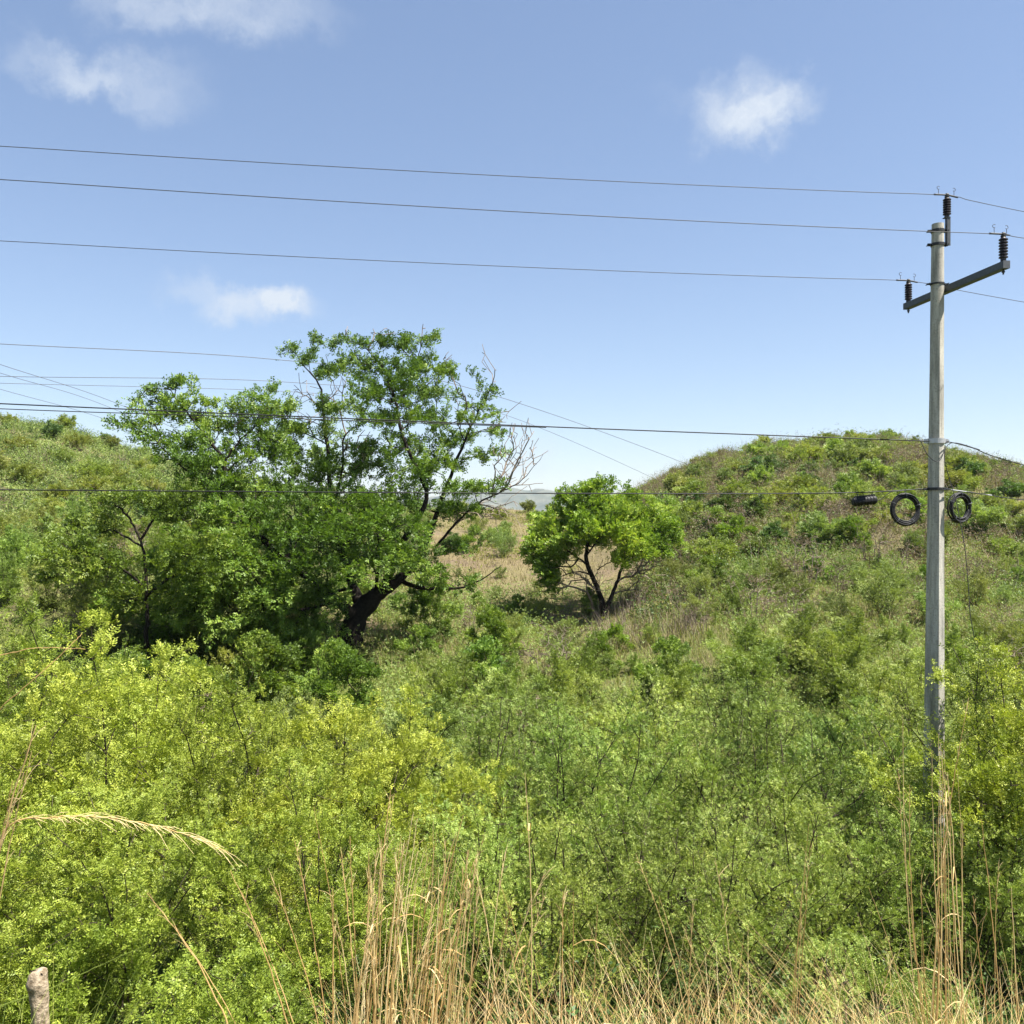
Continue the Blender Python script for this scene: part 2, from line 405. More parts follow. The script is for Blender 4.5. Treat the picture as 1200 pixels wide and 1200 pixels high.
# ------------------------------------------------------------------ plant growth
def grow(roots, pts, step, rng, bf=.35, wob=.12, jit=.10):
    """joins target points to a skeleton, nearest and shortest first; roots = list of polylines (k,3)"""
    P = []; par = []; pl = []
    for poly in roots:
        base = None
        if P:      # start at nearest existing node
            d = np.linalg.norm(np.array(P) - poly[0], axis=1); j = int(d.argmin())
            if d[j] < step * 3: base = j
        prev = base
        for k, p in enumerate(poly):
            P.append(p); par.append(-1 if prev is None else prev)
            pl.append(0 if prev is None else pl[prev] + float(np.linalg.norm(p - P[prev]))); prev = len(P) - 1
    nroot = len(P); cap = nroot + len(pts) * 14
    A = np.zeros((cap, 3)); A[:nroot] = P; G = np.zeros(cap); G[:nroot] = pl; par = par + [0] * (cap - nroot); n = nroot
    order = np.argsort([np.min(np.linalg.norm(A[:nroot] - p, axis=1)) for p in pts])
    tips = []
    for oi in order:
        p = pts[oi]; D = np.linalg.norm(A[:n] - p, axis=1) + bf * G[:n]; j = int(D.argmin()); a = A[j]; d = float(np.linalg.norm(p - a))
        k = min(13, max(1, int(round(d / step)))); side = rng.normal(0, 1, 3); dirv = (p - a) / max(d, 1e-6); side -= dirv * side.dot(dirv); side *= wob * d
        prev = j
        for q in range(1, k + 1):
            t = q / k; A[n] = a + (p - a) * t + side * math.sin(t * math.pi) * .6 + rng.normal(0, jit * step, 3) * (q < k)
            par[n] = prev; G[n] = G[prev] + float(np.linalg.norm(A[n] - A[prev])); prev = n; n += 1
        tips.append(n - 1)
    return A[:n], np.array(par[:n]), nroot, np.array(tips)


def skeleton_radius(par, tip_r, expo=.42):
    n = len(par); cnt = np.zeros(n); kids = np.zeros(n, int)
    for i in range(n):
        if par[i] >= 0: kids[par[i]] += 1
    cnt[kids == 0] = 1
    for i in range(n - 1, -1, -1):
        if par[i] >= 0: cnt[par[i]] += cnt[i]
    return tip_r * np.maximum(cnt, 1) ** expo, cnt


def twig_geo(mb, A, par, rad, lo=0, thick=.03, maxr=None):
    idx = np.array([i for i in range(lo, len(A)) if par[i] >= 0])
    if not len(idx): return
    a, b = A[par[idx]], A[idx]; ra, rb = rad[par[idx]], rad[idx]; ra = np.minimum(ra, rb * 1.6)
    for k, sel in ((3, rb < thick), (6, rb >= thick)):
        if not sel.any(): continue
        a_, b_, r0, r1 = a[sel], b[sel], ra[sel], rb[sel]; T = unit(b_ - a_)
        ref = np.where(np.abs(T[:, 2:3]) < .9, np.array([[0, 0, 1.0]]), np.array([[1.0, 0, 0]])); u = unit(np.cross(T, ref)); v = np.cross(T, u)
        an = np.arange(k) * 2 * math.pi / k; ca, sa = np.cos(an)[None, :, None], np.sin(an)[None, :, None]
        R0 = a_[:, None] + r0[:, None, None] * (ca * u[:, None] + sa * v[:, None]); R1 = b_[:, None] + r1[:, None, None] * (ca * u[:, None] + sa * v[:, None])
        V = np.concatenate([R0, R1], 1).reshape(-1, 3); m = len(a_); base = np.arange(m)[:, None] * 2 * k; j = np.arange(k)[None]; j2 = (j + 1) % k
        mb.add(V, np.stack([base + j, base + j2, base + k + j2, base + k + j], -1).reshape(-1, 4))


def fronds(P, D, rng, L_, pairs, leaf, width, flat=.55, jit=.25, tint=None):
    """feathery sprays: P origins (n,3), D directions; returns V, Q, tint"""
    n = len(P); up = np.array([0, 0, 1.0]) + rng.normal(0, flat, (n, 3)); D = unit(D); S = unit(np.cross(D, up)); Nn = unit(np.cross(S, D))
    Ls = L_ * rng.uniform(.6, 1.3, n); K = pairs * 2
    t = (np.repeat(np.arange(pairs), 2) + .6) / pairs; side = np.tile([1.0, -1.0], pairs)
    base = P[:, None] + D[:, None] * (Ls[:, None] * t[None])[..., None]
    ld = unit(D[:, None] * .55 + S[:, None] * side[None, :, None] * .85 + Nn[:, None] * .1 + rng.normal(0, jit, (n, K, 3)))
    ll = leaf * rng.uniform(.65, 1.25, (n, K)) * (1 - .35 * np.abs(t - .45))[None]
    nn = unit(Nn[:, None] + rng.normal(0, jit * 1.2, (n, K, 3))); ws = unit(np.cross(ld, nn)) * (width * .5 * rng.uniform(.8, 1.2, (n, K)))[..., None]
    tip = base + ld * ll[..., None]; mid = base + ld * (ll * .5)[..., None]
    V = np.stack([base, mid + ws, tip, mid - ws], 2).reshape(-1, 3)
    m = n * K; Q = np.arange(m * 4).reshape(-1, 4)
    tn = (tint if tint is not None else rng.beta(2.2, 2.2, n))[:, None] * .7 + rng.random((n, K)) * .3
    return V, Q, np.repeat(np.clip(tn, 0, 1).ravel(), 4)


def leafy(A, par, cnt, tips, rng, per, reach, L_, pairs, leaf, width, centre, outw=.8, upw=.35, flat=.55, patch=.8, maxcnt=1, droop=0):
    """sprays along the outer twigs"""
    tw = np.array([i for i in range(len(A)) if par[i] >= 0 and cnt[i] <= maxcnt]); n = int(len(tips) * per)
    e = rng.choice(tw, n); t = rng.random(n)[:, None]; P = A[e] * t + A[par[e]] * (1 - t) + rng.normal(0, reach, (n, 3))
    ax = unit(A[e] - A[par[e]])
    D = ax * .6 + unit(P - centre) * outw + np.array([0, 0, upw]) + rng.normal(0, .55, (n, 3)); D[:, 2] -= droop
    tint = np.clip(.5 + (noise2(P[:, 0] / patch + 50, P[:, 2] / patch + P[:, 1] / patch * .7 + 50, int(rng.integers(99))) - .5) * .8 + rng.normal(0, .16, n), 0, 1)
    return fronds(P, D, rng, L_, pairs, leaf, width, flat, tint=tint)


def lobed_points(rng, W, H, n, lobes, low=.12, squash=.75, topw=1.0):
    """targets in a lumpy dome of width W, height H"""
    out = []
    for _ in range(lobes):
        a = rng.uniform(0, 2 * math.pi); rr = math.sqrt(rng.random()) * .36 * W; zc = H * rng.uniform(low + .12, .82) * (1 - .35 * (rr / (.5 * W)) ** 2 * topw)
        out.append((rr * math.cos(a), rr * math.sin(a), zc, W * rng.uniform(.08, .19), H * rng.uniform(.07, .15)))
    out.append((0, 0, H * .78, W * .2, H * .2)); pts = []
    w = np.array([o[3] ** 2 for o in out]); w /= w.sum()
    for k in rng.choice(len(out), n, p=w):
        x, y, z, r, rz = out[k]; v = rng.normal(0, 1, 3); v /= np.linalg.norm(v); s = rng.random() ** .45
        pts.append((x + v[0] * r * s, y + v[1] * r * s, max(H * low * rng.random(), z + v[2] * rz * s)))
    return np.array(pts)


def shrub_data(seed, W, H, ntips, lobes, per, L_, pairs, leaf, width, lmat, smat='stem', step=.22, stems=5, tip_r=.0035, low=.12, reach=.05, vase=0, maxcnt=1, arch=.12,
               flat=.55, wands=0, joined=False, expo=.42, patch=.8, bare=0.0, upw=.35, bf=.35):
    rng = np.random.default_rng(seed); pts = lobed_points(rng, W, H, ntips, lobes, low)
    if wands:   # thin shoots that stand above the crown
        q = rng.random((wands, 3)); a = q[:, 0] * 6.283; r = np.sqrt(q[:, 1]) * .4 * W
        pts = np.vstack([pts, np.stack([np.cos(a) * r, np.sin(a) * r, H * (.86 + .22 * q[:, 2]) * (1 - .3 * (r / (.5 * W)) ** 2)], 1)])
    roots = []
    for k in range(stems):
        a = 2 * math.pi * (k + rng.random() * .7) / stems; rr = W * rng.uniform(.08, .24); hh = H * rng.uniform(.35, .6)
        p0 = np.array([math.cos(a) * .05 * W * .3, math.sin(a) * .05 * W * .3, -.25]); p2 = np.array([math.cos(a) * rr, math.sin(a) * rr, hh]); p1 = (p0 + p2) / 2 + np.array([math.cos(a) * rr * .15, math.sin(a) * rr * .15, -.05 * H])
        roots.append(smooth_poly([p0, p1, p2], 4))
    if vase:    # long diverging shoots, side twigs held close to them
        nv = int(ntips * vase); vp = []; roots = []; lens = []
        for k in range(stems):
            a = 2 * math.pi * (k + rng.random() * .9) / stems; q = math.sqrt(rng.random()); rr = .46 * W * q; hh = H * (1 - .42 * q * q) * rng.uniform(.74, 1.04)
            t = np.linspace(0, 1, 9)[:, None]; e = np.array([math.cos(a), math.sin(a), 0]); bend = rng.normal(0, .05 * W, 3)
            P = e * rr * (.25 * t + .75 * t ** 1.7) + np.array([0, 0, 1.0]) * (hh * (t * (1 + arch) - arch * t * t) - .2 * (1 - t)) + bend * np.sin(t * math.pi) + rng.normal(0, .02, (9, 3)) * t
            roots.append(P); lens.append(hh)
        w = np.array(lens) / sum(lens)
        for k in rng.choice(stems, nv, p=w):
            P = roots[k]; t = rng.uniform(low + .05, 1.0) ** .8 * 8; i0 = min(7, int(t)); c = P[i0] + (P[i0 + 1] - P[i0]) * (t - i0); v = rng.normal(0, 1, 3); v[2] = abs(v[2]) * .8 + .1
            v /= np.linalg.norm(v); vp.append(c + v * W * rng.uniform(.04, .17) * (1.25 - .09 * t))
        pts = np.vstack([pts[rng.permutation(len(pts))[:int(len(pts) * (1 - vase))]], vp])
    A, par, nr, tips = grow(roots, pts, step, rng, bf); rad, cnt = skeleton_radius(par, tip_r, expo)
    sb = MB(); twig_geo(sb, A, par, rad, 0, thick=.02)
    if bare < 1:
        sel = tips if not bare else tips[rng.random(len(tips)) > bare]
        V, Q, tn = leafy(A, par, cnt, sel, rng, per, reach, L_, pairs, leaf, width, np.array([0, 0, H * .35]), flat=flat, patch=patch, upw=upw, maxcnt=maxcnt)
    else: V = np.zeros((0, 3)); Q = np.zeros((0, 4), int); tn = np.zeros(0)
    if joined:
        nq = sum(len(q) for q in sb.Q); ns = sb.n; sb.add(V, Q, None, tn)
        Vv = np.concatenate(sb.V); Qq = np.concatenate(sb.Q); mi = np.r_[np.zeros(nq, int), np.ones(len(Qq) - nq, int)]
        return mesh_from('shrub', Vv, Qq, [M[smat], M[lmat]], np.concatenate(sb.tint), midx=mi)
    return sb.mesh('stems', M[smat]), mesh_from('foliage', V, Q, M[lmat], tn)


PROTO = {}


def shrub_proto(key, *a, **kw): PROTO[key] = shrub_data(*a, **kw)


def put_shrub(key, name, x, y, z, s, rz, label, cat='shrub', group=None, sz=1.0, tilt=(0, 0)):
    d = PROTO[key]
    if isinstance(d, tuple):
        o = empty(name, (x, y, z), rz); link('stems', d[0], o); link('foliage', d[1], o)
    else:
        o = link(name, d, None, (x, y, z)); o.rotation_euler = (0, 0, rz)
    o.rotation_euler = (tilt[0], tilt[1], rz); o.scale = (s, s, s * sz)
    return tag(o, label, cat, group)


# ---- foreground bushes
for k, sd_ in enumerate((11, 12, 13)):
    shrub_proto(f'lime{k}', sd_, 4.3, 4.3, 560, 38, 20, .095, 4, .042, .015, 'lime', step=.22, stems=15, reach=.05, flat=.5, low=.27, vase=.6, maxcnt=1, arch=.3)
for k, sd_ in enumerate((21, 22, 23)):
    shrub_proto(f'fine{k}', sd_, 3.7, 3.9, 620, 34, 12.5, .075, 4, .031, .013, 'fine', step=.2, stems=19, reach=.045, flat=.8, low=.20, tip_r=.0036, bf=.4, vase=.95, maxcnt=2)
shrub_proto('low0', 31, 2.6, 2.2, 300, 22, 20, .085, 4, .036, .014, 'lime', step=.16, stems=6, reach=.05, flat=.5, low=.04)
shrub_proto('low1', 32, 2.6, 2.2, 300, 22, 22, .07, 4, .030, .012, 'fine', step=.16, stems=6, reach=.05, flat=.7, low=.04)
# ---- middle distance
shrub_proto('mid0', 41, 3.0, 2.6, 300, 16, 11, .10, 3, .055, .024, 'yolive', step=.2, stems=12, reach=.06, low=.05, joined=True, vase=.8, maxcnt=2)
shrub_proto('mid1', 42, 3.0, 2.4, 300, 14, 13, .10, 3, .055, .024, 'fine', step=.2, stems=14, reach=.06, low=.05, joined=True, vase=.9, maxcnt=2)
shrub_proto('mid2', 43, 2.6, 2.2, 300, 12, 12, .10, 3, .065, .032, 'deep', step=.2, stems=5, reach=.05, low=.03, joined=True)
shrub_proto('mid3', 44, 2.6, 2.0, 260, 12, 12, .09, 3, .05, .02, 'olive', step=.2, stems=14, reach=.06, low=.05, joined=True, vase=.9, maxcnt=2)
shrub_proto('mid4', 45, 2.4, 2.0, 260, 12, 12, .10, 3, .07, .035, 'vivid', step=.2, stems=5, reach=.05, low=.03, joined=True)
shrub_proto('mid5', 46, 2.2, 1.8, 240, 10, 2, .06, 2, .05, .02, 'dry', 'pale', step=.18, stems=9, reach=.04, wands=30, low=.05, joined=True, tip_r=.005)
# ---- hillside
shrub_proto('hill0', 51, 2.4, 1.7, 190, 10, 14, .13, 3, .085, .04, 'olive', step=.25, stems=10, reach=.09, low=.03, joined=True, tip_r=.006, vase=.6, maxcnt=2)
shrub_proto('hill1', 52, 2.6, 1.8, 190, 10, 14, .13, 3, .085, .04, 'yolive', step=.25, stems=10, reach=.09, low=.03, joined=True, tip_r=.006, vase=.6, maxcnt=2)
shrub_proto('hill2', 53, 2.2, 1.7, 190, 10, 15, .13, 3, .085, .045, 'dark', step=.25, stems=5, reach=.07, low=.02, joined=True, tip_r=.006)
shrub_proto('hill3', 54, 2.3, 1.9, 150, 9, 2, .10, 2, .08, .04, 'dry', 'pale', step=.25, stems=8, reach=.06, low=.03, joined=True, tip_r=.008, wands=20)
shrub_proto('hill4', 55, 2.2, 1.5, 190, 10, 14, .13, 3, .085, .04, 'fine', step=.25, stems=10, reach=.09, low=.03, joined=True, tip_r=.006, vase=.6, maxcnt=2)


def ground_z(x, y): return float(height(x, y))


def by_px(key, name, px, d, top_py, label, group=None, s=None, rz=None, cat='shrub', H=4.3, wide=1.0, seed=[0]):
    seed[0] += 1; rng = random.Random(seed[0] * 7 + 1)
    p = at(px, top_py, d); z0 = ground_z(p[0], d) - .05; h = max(.6, p[2] - z0); s_ = h / H * wide
    return put_shrub(key, name, p[0], d, z0, s_, rng.uniform(0, 6.28) if rz is None else rz, label, cat, group, sz=1 / wide)


G1 = 'lime green thorny bushes massed in the left foreground'
lime = [
    (-60, 9.2, 735, 'lime green bush cut by the left edge of the photo under the dry stalks', 0, 1.0),
    (105, 10.2, 738, 'tall lime green bush below the slender dark tree', 1, 1.0),
    (265, 9.6, 790, 'rounded lime green bush in the middle of the left mass', 2, 1.0),
    (395, 10.6, 790, 'lime green bush with fine shoots below the big tree trunk', 0, 1.0),
    (490, 11.8, 815, 'yellow green bush at the right end of the lime mass', 1, .95),
    (20, 13.2, 700, 'yellow green bush behind the mass at the left edge', 2, 1.0),
    (200, 13.6, 758, 'yellow green bush behind the mass under the dark shade of the big tree', 0, 1.0),
    (350, 7.6, 900, 'lime green bush in front with shaded hollows right of the arching straw', 1, 1.0),
    (150, 7.4, 890, 'lime green bush in front under the arching dry stalk', 0, 1.05),
    (-40, 7.6, 880, 'lime green bush in the left corner behind the rough post', 2, 1.0),
]
for px, d, top, lab, k, w in lime: by_px(f'lime{k}', 'thorn_bush', px, d, top, lab, G1, wide=w, cat='bush')
G2 = 'fine leaved acacia bushes across the centre and right foreground'
fine = [
    (585, 13.0, 800, 'fine leaved bush with a tall dark leader left of centre', 0), (690, 12.4, 792, 'feathery green bush in the centre below the small round tree', 1),
    (800, 13.0, 812, 'feathery bush right of centre with thin slanting stems', 2), (905, 12.6, 800, 'fine leaved bush left of the concrete pole', 0),
    (1000, 13.4, 806, 'fine leaved bush just behind and left of the concrete pole', 1), (560, 9.6, 905, 'shaded fine leaved bush behind the clump of dry canes', 2),
    (655, 9.2, 935, 'fine leaved bush with upright stems in the centre foreground', 0), (760, 9.6, 905, 'fine leaved bush right of the centre canes', 1),
    (860, 9.2, 925, 'bluish green bush behind the lone seed stalks', 2), (955, 9.8, 915, 'bluish green bush in the foreground left of the pole foot', 0),
    (1050, 10.0, 910, 'fine leaved bush hiding the foot of the concrete pole', 1), (470, 8.6, 960, 'dark shaded bush behind the left cane stems', 1),
    (1150, 9.6, 930, 'shaded bush below the lime branches at the right edge', 2), (745, 15.6, 775, 'pale feathery bush behind the centre bushes', 2),
    (875, 16.0, 768, 'pale feathery bush farther back right of centre', 1), (1060, 16.5, 775, 'feathery bush farther back behind the pole', 0),
    (620, 16.2, 775, 'pale feathery bush farther back left of centre', 1), (1130, 13.6, 800, 'feathery bush right of the pole and behind the lime branches', 2),
]
for px, d, top, lab, k in fine: by_px(f'fine{k}', 'acacia_bush', px, d, top, lab, G2, H=3.9, wide=1.12, cat='bush')
G3 = 'low bushes at the foot of the embankment'
for px, d, top, lab, k in [
    (110, 6.7, 1060, 'low bright bush right behind the rough post top', 0), (255, 5.8, 1105, 'low bright bush by the slanting stalks', 0), (-30, 6.4, 1085, 'low bright bush left of the rough post', 0),
    
    (1010, 7.0, 1085, 'small low bush left of the right hand canes', 1)]:
    by_px(f'low{k}', 'low_bush', px, d, top, lab, G3, H=2.2, wide=1.1, cat='bush')
# right-hand lime tree-bush with a spray reaching across the pole
by_px('fine1', 'thorn_bush', 1215, 11.2, 715, 'feathery green bush cut by the right edge beside the concrete pole', G2, rz=.6, cat='bush', H=3.9, wide=1.15)
by_px('lime1', 'thorn_bush', 1195, 10.6, 775, 'lime green bush whose spray reaches across the concrete pole', G1, rz=.6, cat='bush')
by_px('lime2', 'thorn_bush', 1290, 10.0, 790, 'lime green bush mostly outside the right edge', G1, rz=2.0, cat='bush')


# ------------------------------------------------------------------ trees drawn limb by limb
def drawn_tree(name, label, cat, d, limbs, clumps, seed, lmat, step=.28, per=11, leaf=.10, width=.045, L_=.16, pairs=3, tip_r=.008, dead=(), dens=1.0, bark='bark',
               group=None, reach=.09, upw=.35, outw=.8, bf=.25, flat=.8, patch=1.2, droop=0, expo=.40):
    rng = np.random.default_rng(seed); sc = d / F
    roots = []; tb = MB()
    for pts in limbs:       # (px, py, radius in m, depth offset)
        P = np.array([np.r_[at(a, b, d + o), r] for a, b, r, o in pts]); S = smooth_poly(P, 5); S[1:, :3] += rng.normal(0, .012, (len(S) - 1, 3))
        tb.tube(S[:, :3], np.maximum(S[:, 3] * np.interp(S[:, 3], [.03, .3], [.5, .95]), .006), 9, True, bump=.22, rng=rng); roots.append(S[:, :3])
    def sample(cl):
        out = []
        for px, py, rx, ry, off in cl:
            n = max(4, int(rx * ry * 3.14 * .034 * dens)); c = at(px, py, d + off)
            for _ in range(n):
                v = rng.normal(0, 1, 3); v /= np.linalg.norm(v); q = rng.random() ** .5
                q = q * (1.7 if rng.random() < .34 else 1); out.append(c + v * q * np.array([rx * sc, max(rx, ry) * sc * 1.05, ry * sc]))
        return np.array(out)
    pts = sample(clumps); A, par, nr, tips = grow(roots, pts, step, rng, bf, wob=.14); rad, cnt = skeleton_radius(par, tip_r, expo)
    rad = np.minimum(rad, .05)
    tw = MB(); twig_geo(tw, A, par, rad, nr, thick=.025)
    root = empty(name, tuple(at(limbs[0][0][0], limbs[0][0][1], d)))
    base = np.array(root.location)
    c = A.mean(0)
    V, Q, tn = leafy(A, par, cnt * (np.arange(len(A)) >= nr) + 99 * (np.arange(len(A)) < nr), tips, rng, per, reach, L_, pairs, leaf, width, c - np.array([0, 0, 1.5]), flat=flat, patch=patch, droop=droop, maxcnt=2, upw=upw, outw=outw)
    me = tb.mesh('trunk', M[bark], True); off = Vector(base)
    for m_, n_ in ((me, 'trunk'), (tw.mesh('branches', M[bark]), 'branches'), (mesh_from('crown', V, Q, M[lmat], tn), 'crown')):
        m_.transform(__import__('mathutils').Matrix.Translation(-off)); link(n_, m_, root)
    if len(dead):
        dp = sample(dead); allr = roots + [A[nr:][k:k + 1] for k in range(0, 0)]
        A2, par2, nr2, t2 = grow(roots, dp, step * .9, rng, .45, wob=.07, jit=.03); rad2, _ = skeleton_radius(par2, tip_r * 1.25, .42)
        own = np.arange(len(A2))
        for q in range(nr2, len(A2)): own[q] = own[par2[q]] if par2[q] >= nr2 else q
        for g in np.unique(own[nr2:]):
            sel = np.where(own[nr2:] == g)[0] + nr2; p3 = np.full(len(A2), -1); p3[sel] = par2[sel]
            if len(sel) < 4: continue
            db = MB(); twig_geo(db, A2, p3, np.minimum(rad2, .05), nr2, thick=.02); m_ = db.mesh('bare_twigs', M['pale']); m_.transform(__import__('mathutils').Matrix.Translation(-off)); link('bare_branch', m_, root)
    return tag(root, label, cat, group)


big_limbs = [
    [(408, 800, .44, 0), (411, 748, .38, 0), (419, 722, .33, 0), (441, 697, .27, 0), (466, 680, .20, 0), (497, 640, .14, .3), (512, 600, .11, .5), (533, 545, .08, .6), (552, 500, .06, .6), (573, 458, .03, .6)],
    [(466, 680, .12, 0), (490, 688, .10, -.2), (517, 690, .08, -.4), (543, 688, .055, -.6), (568, 676, .035, -.8), (588, 662, .02, -1)],
    [(450, 690, .18, 0), (470, 640, .14, -.6), (500, 585, .11, -.8), (484, 540, .09, -.9), (470, 505, .08, -.8), (463, 470, .06, -.8), (452, 435, .045, -.8), (425, 405, .025, -.8)],
    [(463, 480, .05, -.8), (480, 450, .04, -.5), (490, 420, .03, -.3), (494, 398, .02, -.2)],
    [(425, 715, .22, 0), (408, 670, .18, .8), (395, 620, .15, 1.2), (387, 570, .12, 1.4), (384, 530, .10, 1.4), (379, 485, .075, 1.4), (374, 450, .05, 1.4), (352, 425, .025, 1.4)],
    [(392, 590, .08, 1.2), (402, 545, .06, 1), (403, 512, .05, .8), (420, 496, .03, .8), (432, 470, .02, .8)],
    [(418, 725, .22, 0), (390, 700, .18, -.8), (350, 668, .15, -1.3), (312, 635, .13, -1.6), (280, 610, .12, -1.7), (262, 588, .11, -1.8), (263, 545, .09, -1.8), (246, 518, .075, -1.8), (226, 492, .05, -1.8), (205, 465, .025, -1.8)],
    [(262, 580, .07, -1.8), (240, 565, .055, -2.1), (215, 548, .04, -2.4), (185, 520, .025, -2.6)],
    [(263, 540, .06, -1.8), (282, 515, .045, -1.6), (305, 495, .03, -1.4)],
    [(512, 640, .08, .3), (535, 612, .06, .1), (560, 590, .05, 0), (583, 578, .04, -.1), (612, 562, .025, -.2), (636, 533, .01, -.2)],
    [(395, 705, .09, -.8), (350, 715, .07, -1.8), (300, 700, .05, -2.6), (250, 690, .035, -3)],
    [(405, 690, .09, .4), (370, 700, .07, 1.4), (330, 690, .05, 2.2)],
    [(440, 695, .09, 0), (445, 650, .07, -1.4), (440, 610, .05, -2), (430, 585, .03, -2.2)],
]
big_clumps = [
    (345, 411, 14, 5, 1.4), (358, 424, 17, 7, 1.4), (378, 440, 16, 7, 1.4), (372, 398, 10, 4, .5), (392, 404, 12, 6, .2), (400, 430, 12, 9, .6), (430, 402, 18, 6, -.8), (425, 428, 24, 13, -.8), (452, 398, 14, 5, -.6), (470, 408, 18, 10, -.5), (492, 400, 14, 7, -.2), (455, 440, 34, 16, -1),
    (440, 460, 26, 12, -1.6), (500, 430, 20, 12, 0), (524, 434, 14, 6, .3), (480, 462, 28, 13, .1), (510, 460, 20, 9, .8), (572, 463, 12, 7, .6), (560, 476, 17, 7, .6), (577, 482, 9, 4, .5), (545, 492, 16, 9, .4), (455, 492, 28, 12, -1.6), (497, 492, 26, 12, 0), (470, 522, 30, 14, -.4), (520, 520, 20, 10, .5),
    (548, 512, 18, 7, 1), (575, 507, 12, 4, .9), (525, 545, 26, 9, .5), (560, 535, 20, 7, .6), (584, 508, 7, 3, .6), (490, 552, 28, 14, -1), (545, 572, 22, 9, -.2), (572, 572, 14, 6, -.3), (520, 598, 24, 13, .2), (548, 598, 16, 8, -.2),
    (383, 500, 11, 22, 1.4), (376, 478, 14, 8, 1.2), (352, 505, 26, 12, 1.5), (335, 528, 24, 12, 1.2), (375, 535, 22, 13, 1.8), (360, 560, 30, 16, .6), (410, 555, 28, 14, 1), (385, 585, 36, 18, -.4), (440, 590, 36, 18, -1.6), (330, 582, 36, 20, -.8), (300, 612, 36, 18, -1),
    (350, 620, 44, 22, -1.8), (410, 625, 44, 22, -2.4), (465, 618, 34, 18, -1.4), (482, 650, 28, 14, -.6), (505, 672, 20, 9, -.4), (455, 655, 34, 16, -1.9), (395, 665, 40, 20, -2.6), (340, 660, 40, 22, -2.8), (290, 655, 40, 20, -2.6), (365, 700, 36, 18, -2.2), (310, 700, 40, 18, -3), (250, 680, 36, 18, -3), (390, 640, 40, 22, 1.8), (340, 640, 40, 25, 2), (430, 650, 30, 20, 1.6), (520, 686, 16, 7, -.4), (545, 682, 14, 6, -.6), (330, 480, 18, 10, -.4), (345, 540, 28, 14, 0), (322, 455, 8, 5, -.6), (330, 505, 22, 12, .4), (415, 480, 22, 10, .4), (420, 530, 24, 12, .8), (470, 585, 34, 14, .6), (535, 640, 14, 8, 0), (440, 545, 22, 12, 1),
    (193, 452, 18, 9, -1.8), (216, 445, 10, 6, -1.8), (176, 462, 11, 5, -1.8), (205, 472, 24, 10, -1.8), (190, 490, 20, 8, -2), (160, 482, 14, 4, -2.4), (168, 498, 22, 7, -2.4), (225, 490, 22, 12, -1.4), (243, 470, 12, 8, -1.6), (190, 514, 28, 9, -2.4), (222, 520, 28, 13, -1.8), (252, 500, 20, 13, -1), (278, 478, 15, 9, -1.2), (300, 468, 16, 8, -1.2), (312, 486, 15, 10, -1.2), (290, 500, 24, 11, -1),
    (318, 512, 18, 9, -.6), (245, 545, 32, 13, -1.8), (215, 540, 24, 8, -2.4), (285, 530, 28, 14, -1), (275, 560, 32, 13, -1.4), (245, 572, 26, 11, -2), (300, 575, 28, 16, -.8), (215, 715, 34, 16, -2.4), (270, 722, 36, 16, -2.6), (330, 730, 36, 15, -2.2), (375, 738, 22, 12, -1.4), (180, 690, 26, 14, -2), (230, 598, 24, 10, -2.6), (270, 602, 32, 14, -2.6), (255, 635, 36, 16, -3),
]
big_dead = [(612, 548, 22, 26, .1), (575, 600, 30, 18, .1), (600, 500, 20, 22, 0), (602, 535, 28, 28, -.2), (622, 525, 12, 20, -.2), (585, 600, 30, 14, -.2), (590, 560, 22, 20, 0), (565, 425, 4, 20, .6), (580, 440, 5, 18, .6), (525, 420, 12, 12, 0), (545, 470, 16, 14, .4), (355, 470, 14, 40, 1.4), (395, 455, 14, 30, .6), (400, 392, 10, 8, -.5), (430, 520, 26, 26, .4), (450, 388, 22, 6, -.6), (495, 384, 3, 8, -.2)]
big_clumps = [(a, b, c * 1.22, e * 1.05, o) for a, b, c, e, o in big_clumps]
drawn_tree('thorn_tree', 'large spreading dark green tree with a thick leaning trunk and bare twigs', 'tree', 26.0, big_limbs, big_clumps, 71, 'deep', step=.26, per=11, leaf=.088, width=.042,
           L_=.15, tip_r=.007, dead=big_dead, dens=.72, reach=.075, upw=.1, outw=1.1)

# slender dark tree on the left, in front of the big one
sl_limbs = [
    [(172, 760, .10, 0), (172, 712, .08, 0), (171, 675, .07, 0), (168, 645, .06, 0), (160, 622, .05, 0), (146, 600, .05, 0), (130, 588, .03, 0)],
    [(165, 632, .06, 0), (180, 610, .05, .2), (200, 595, .035, .3), (225, 585, .02, .3)],
    [(171, 690, .06, 0), (145, 668, .05, -.6), (110, 650, .035, -1), (75, 640, .02, -1)],
    [(171, 700, .06, 0), (195, 680, .05, -.6), (220, 665, .03, -1)],
    [(166, 640, .05, 0), (130, 620, .04, .6), (95, 612, .02, .8)]]
sl_clumps = [(130, 590, 24, 7, 0), (155, 585, 24, 9, 0), (185, 590, 24, 9, .2), (210, 582, 24, 9, .2), (120, 606, 26, 9, .6), (90, 615, 24, 10, .8), (70, 632, 24, 11, 0), (60, 652, 22, 10, -1), (95, 645, 28, 13, -1), (125, 660, 26, 14, -.8),
             (100, 672, 28, 11, -.6), (205, 605, 26, 12, .3), (225, 640, 30, 14, -1), (200, 660, 26, 13, -.8), (230, 668, 26, 13, -1), (140, 690, 26, 11, -.4), (205, 700, 28, 13, -.6), (120, 625, 22, 8, .4), (240, 620, 22, 12, .3), (150, 705, 26, 10, .3), (60, 675, 20, 8, -.5)]
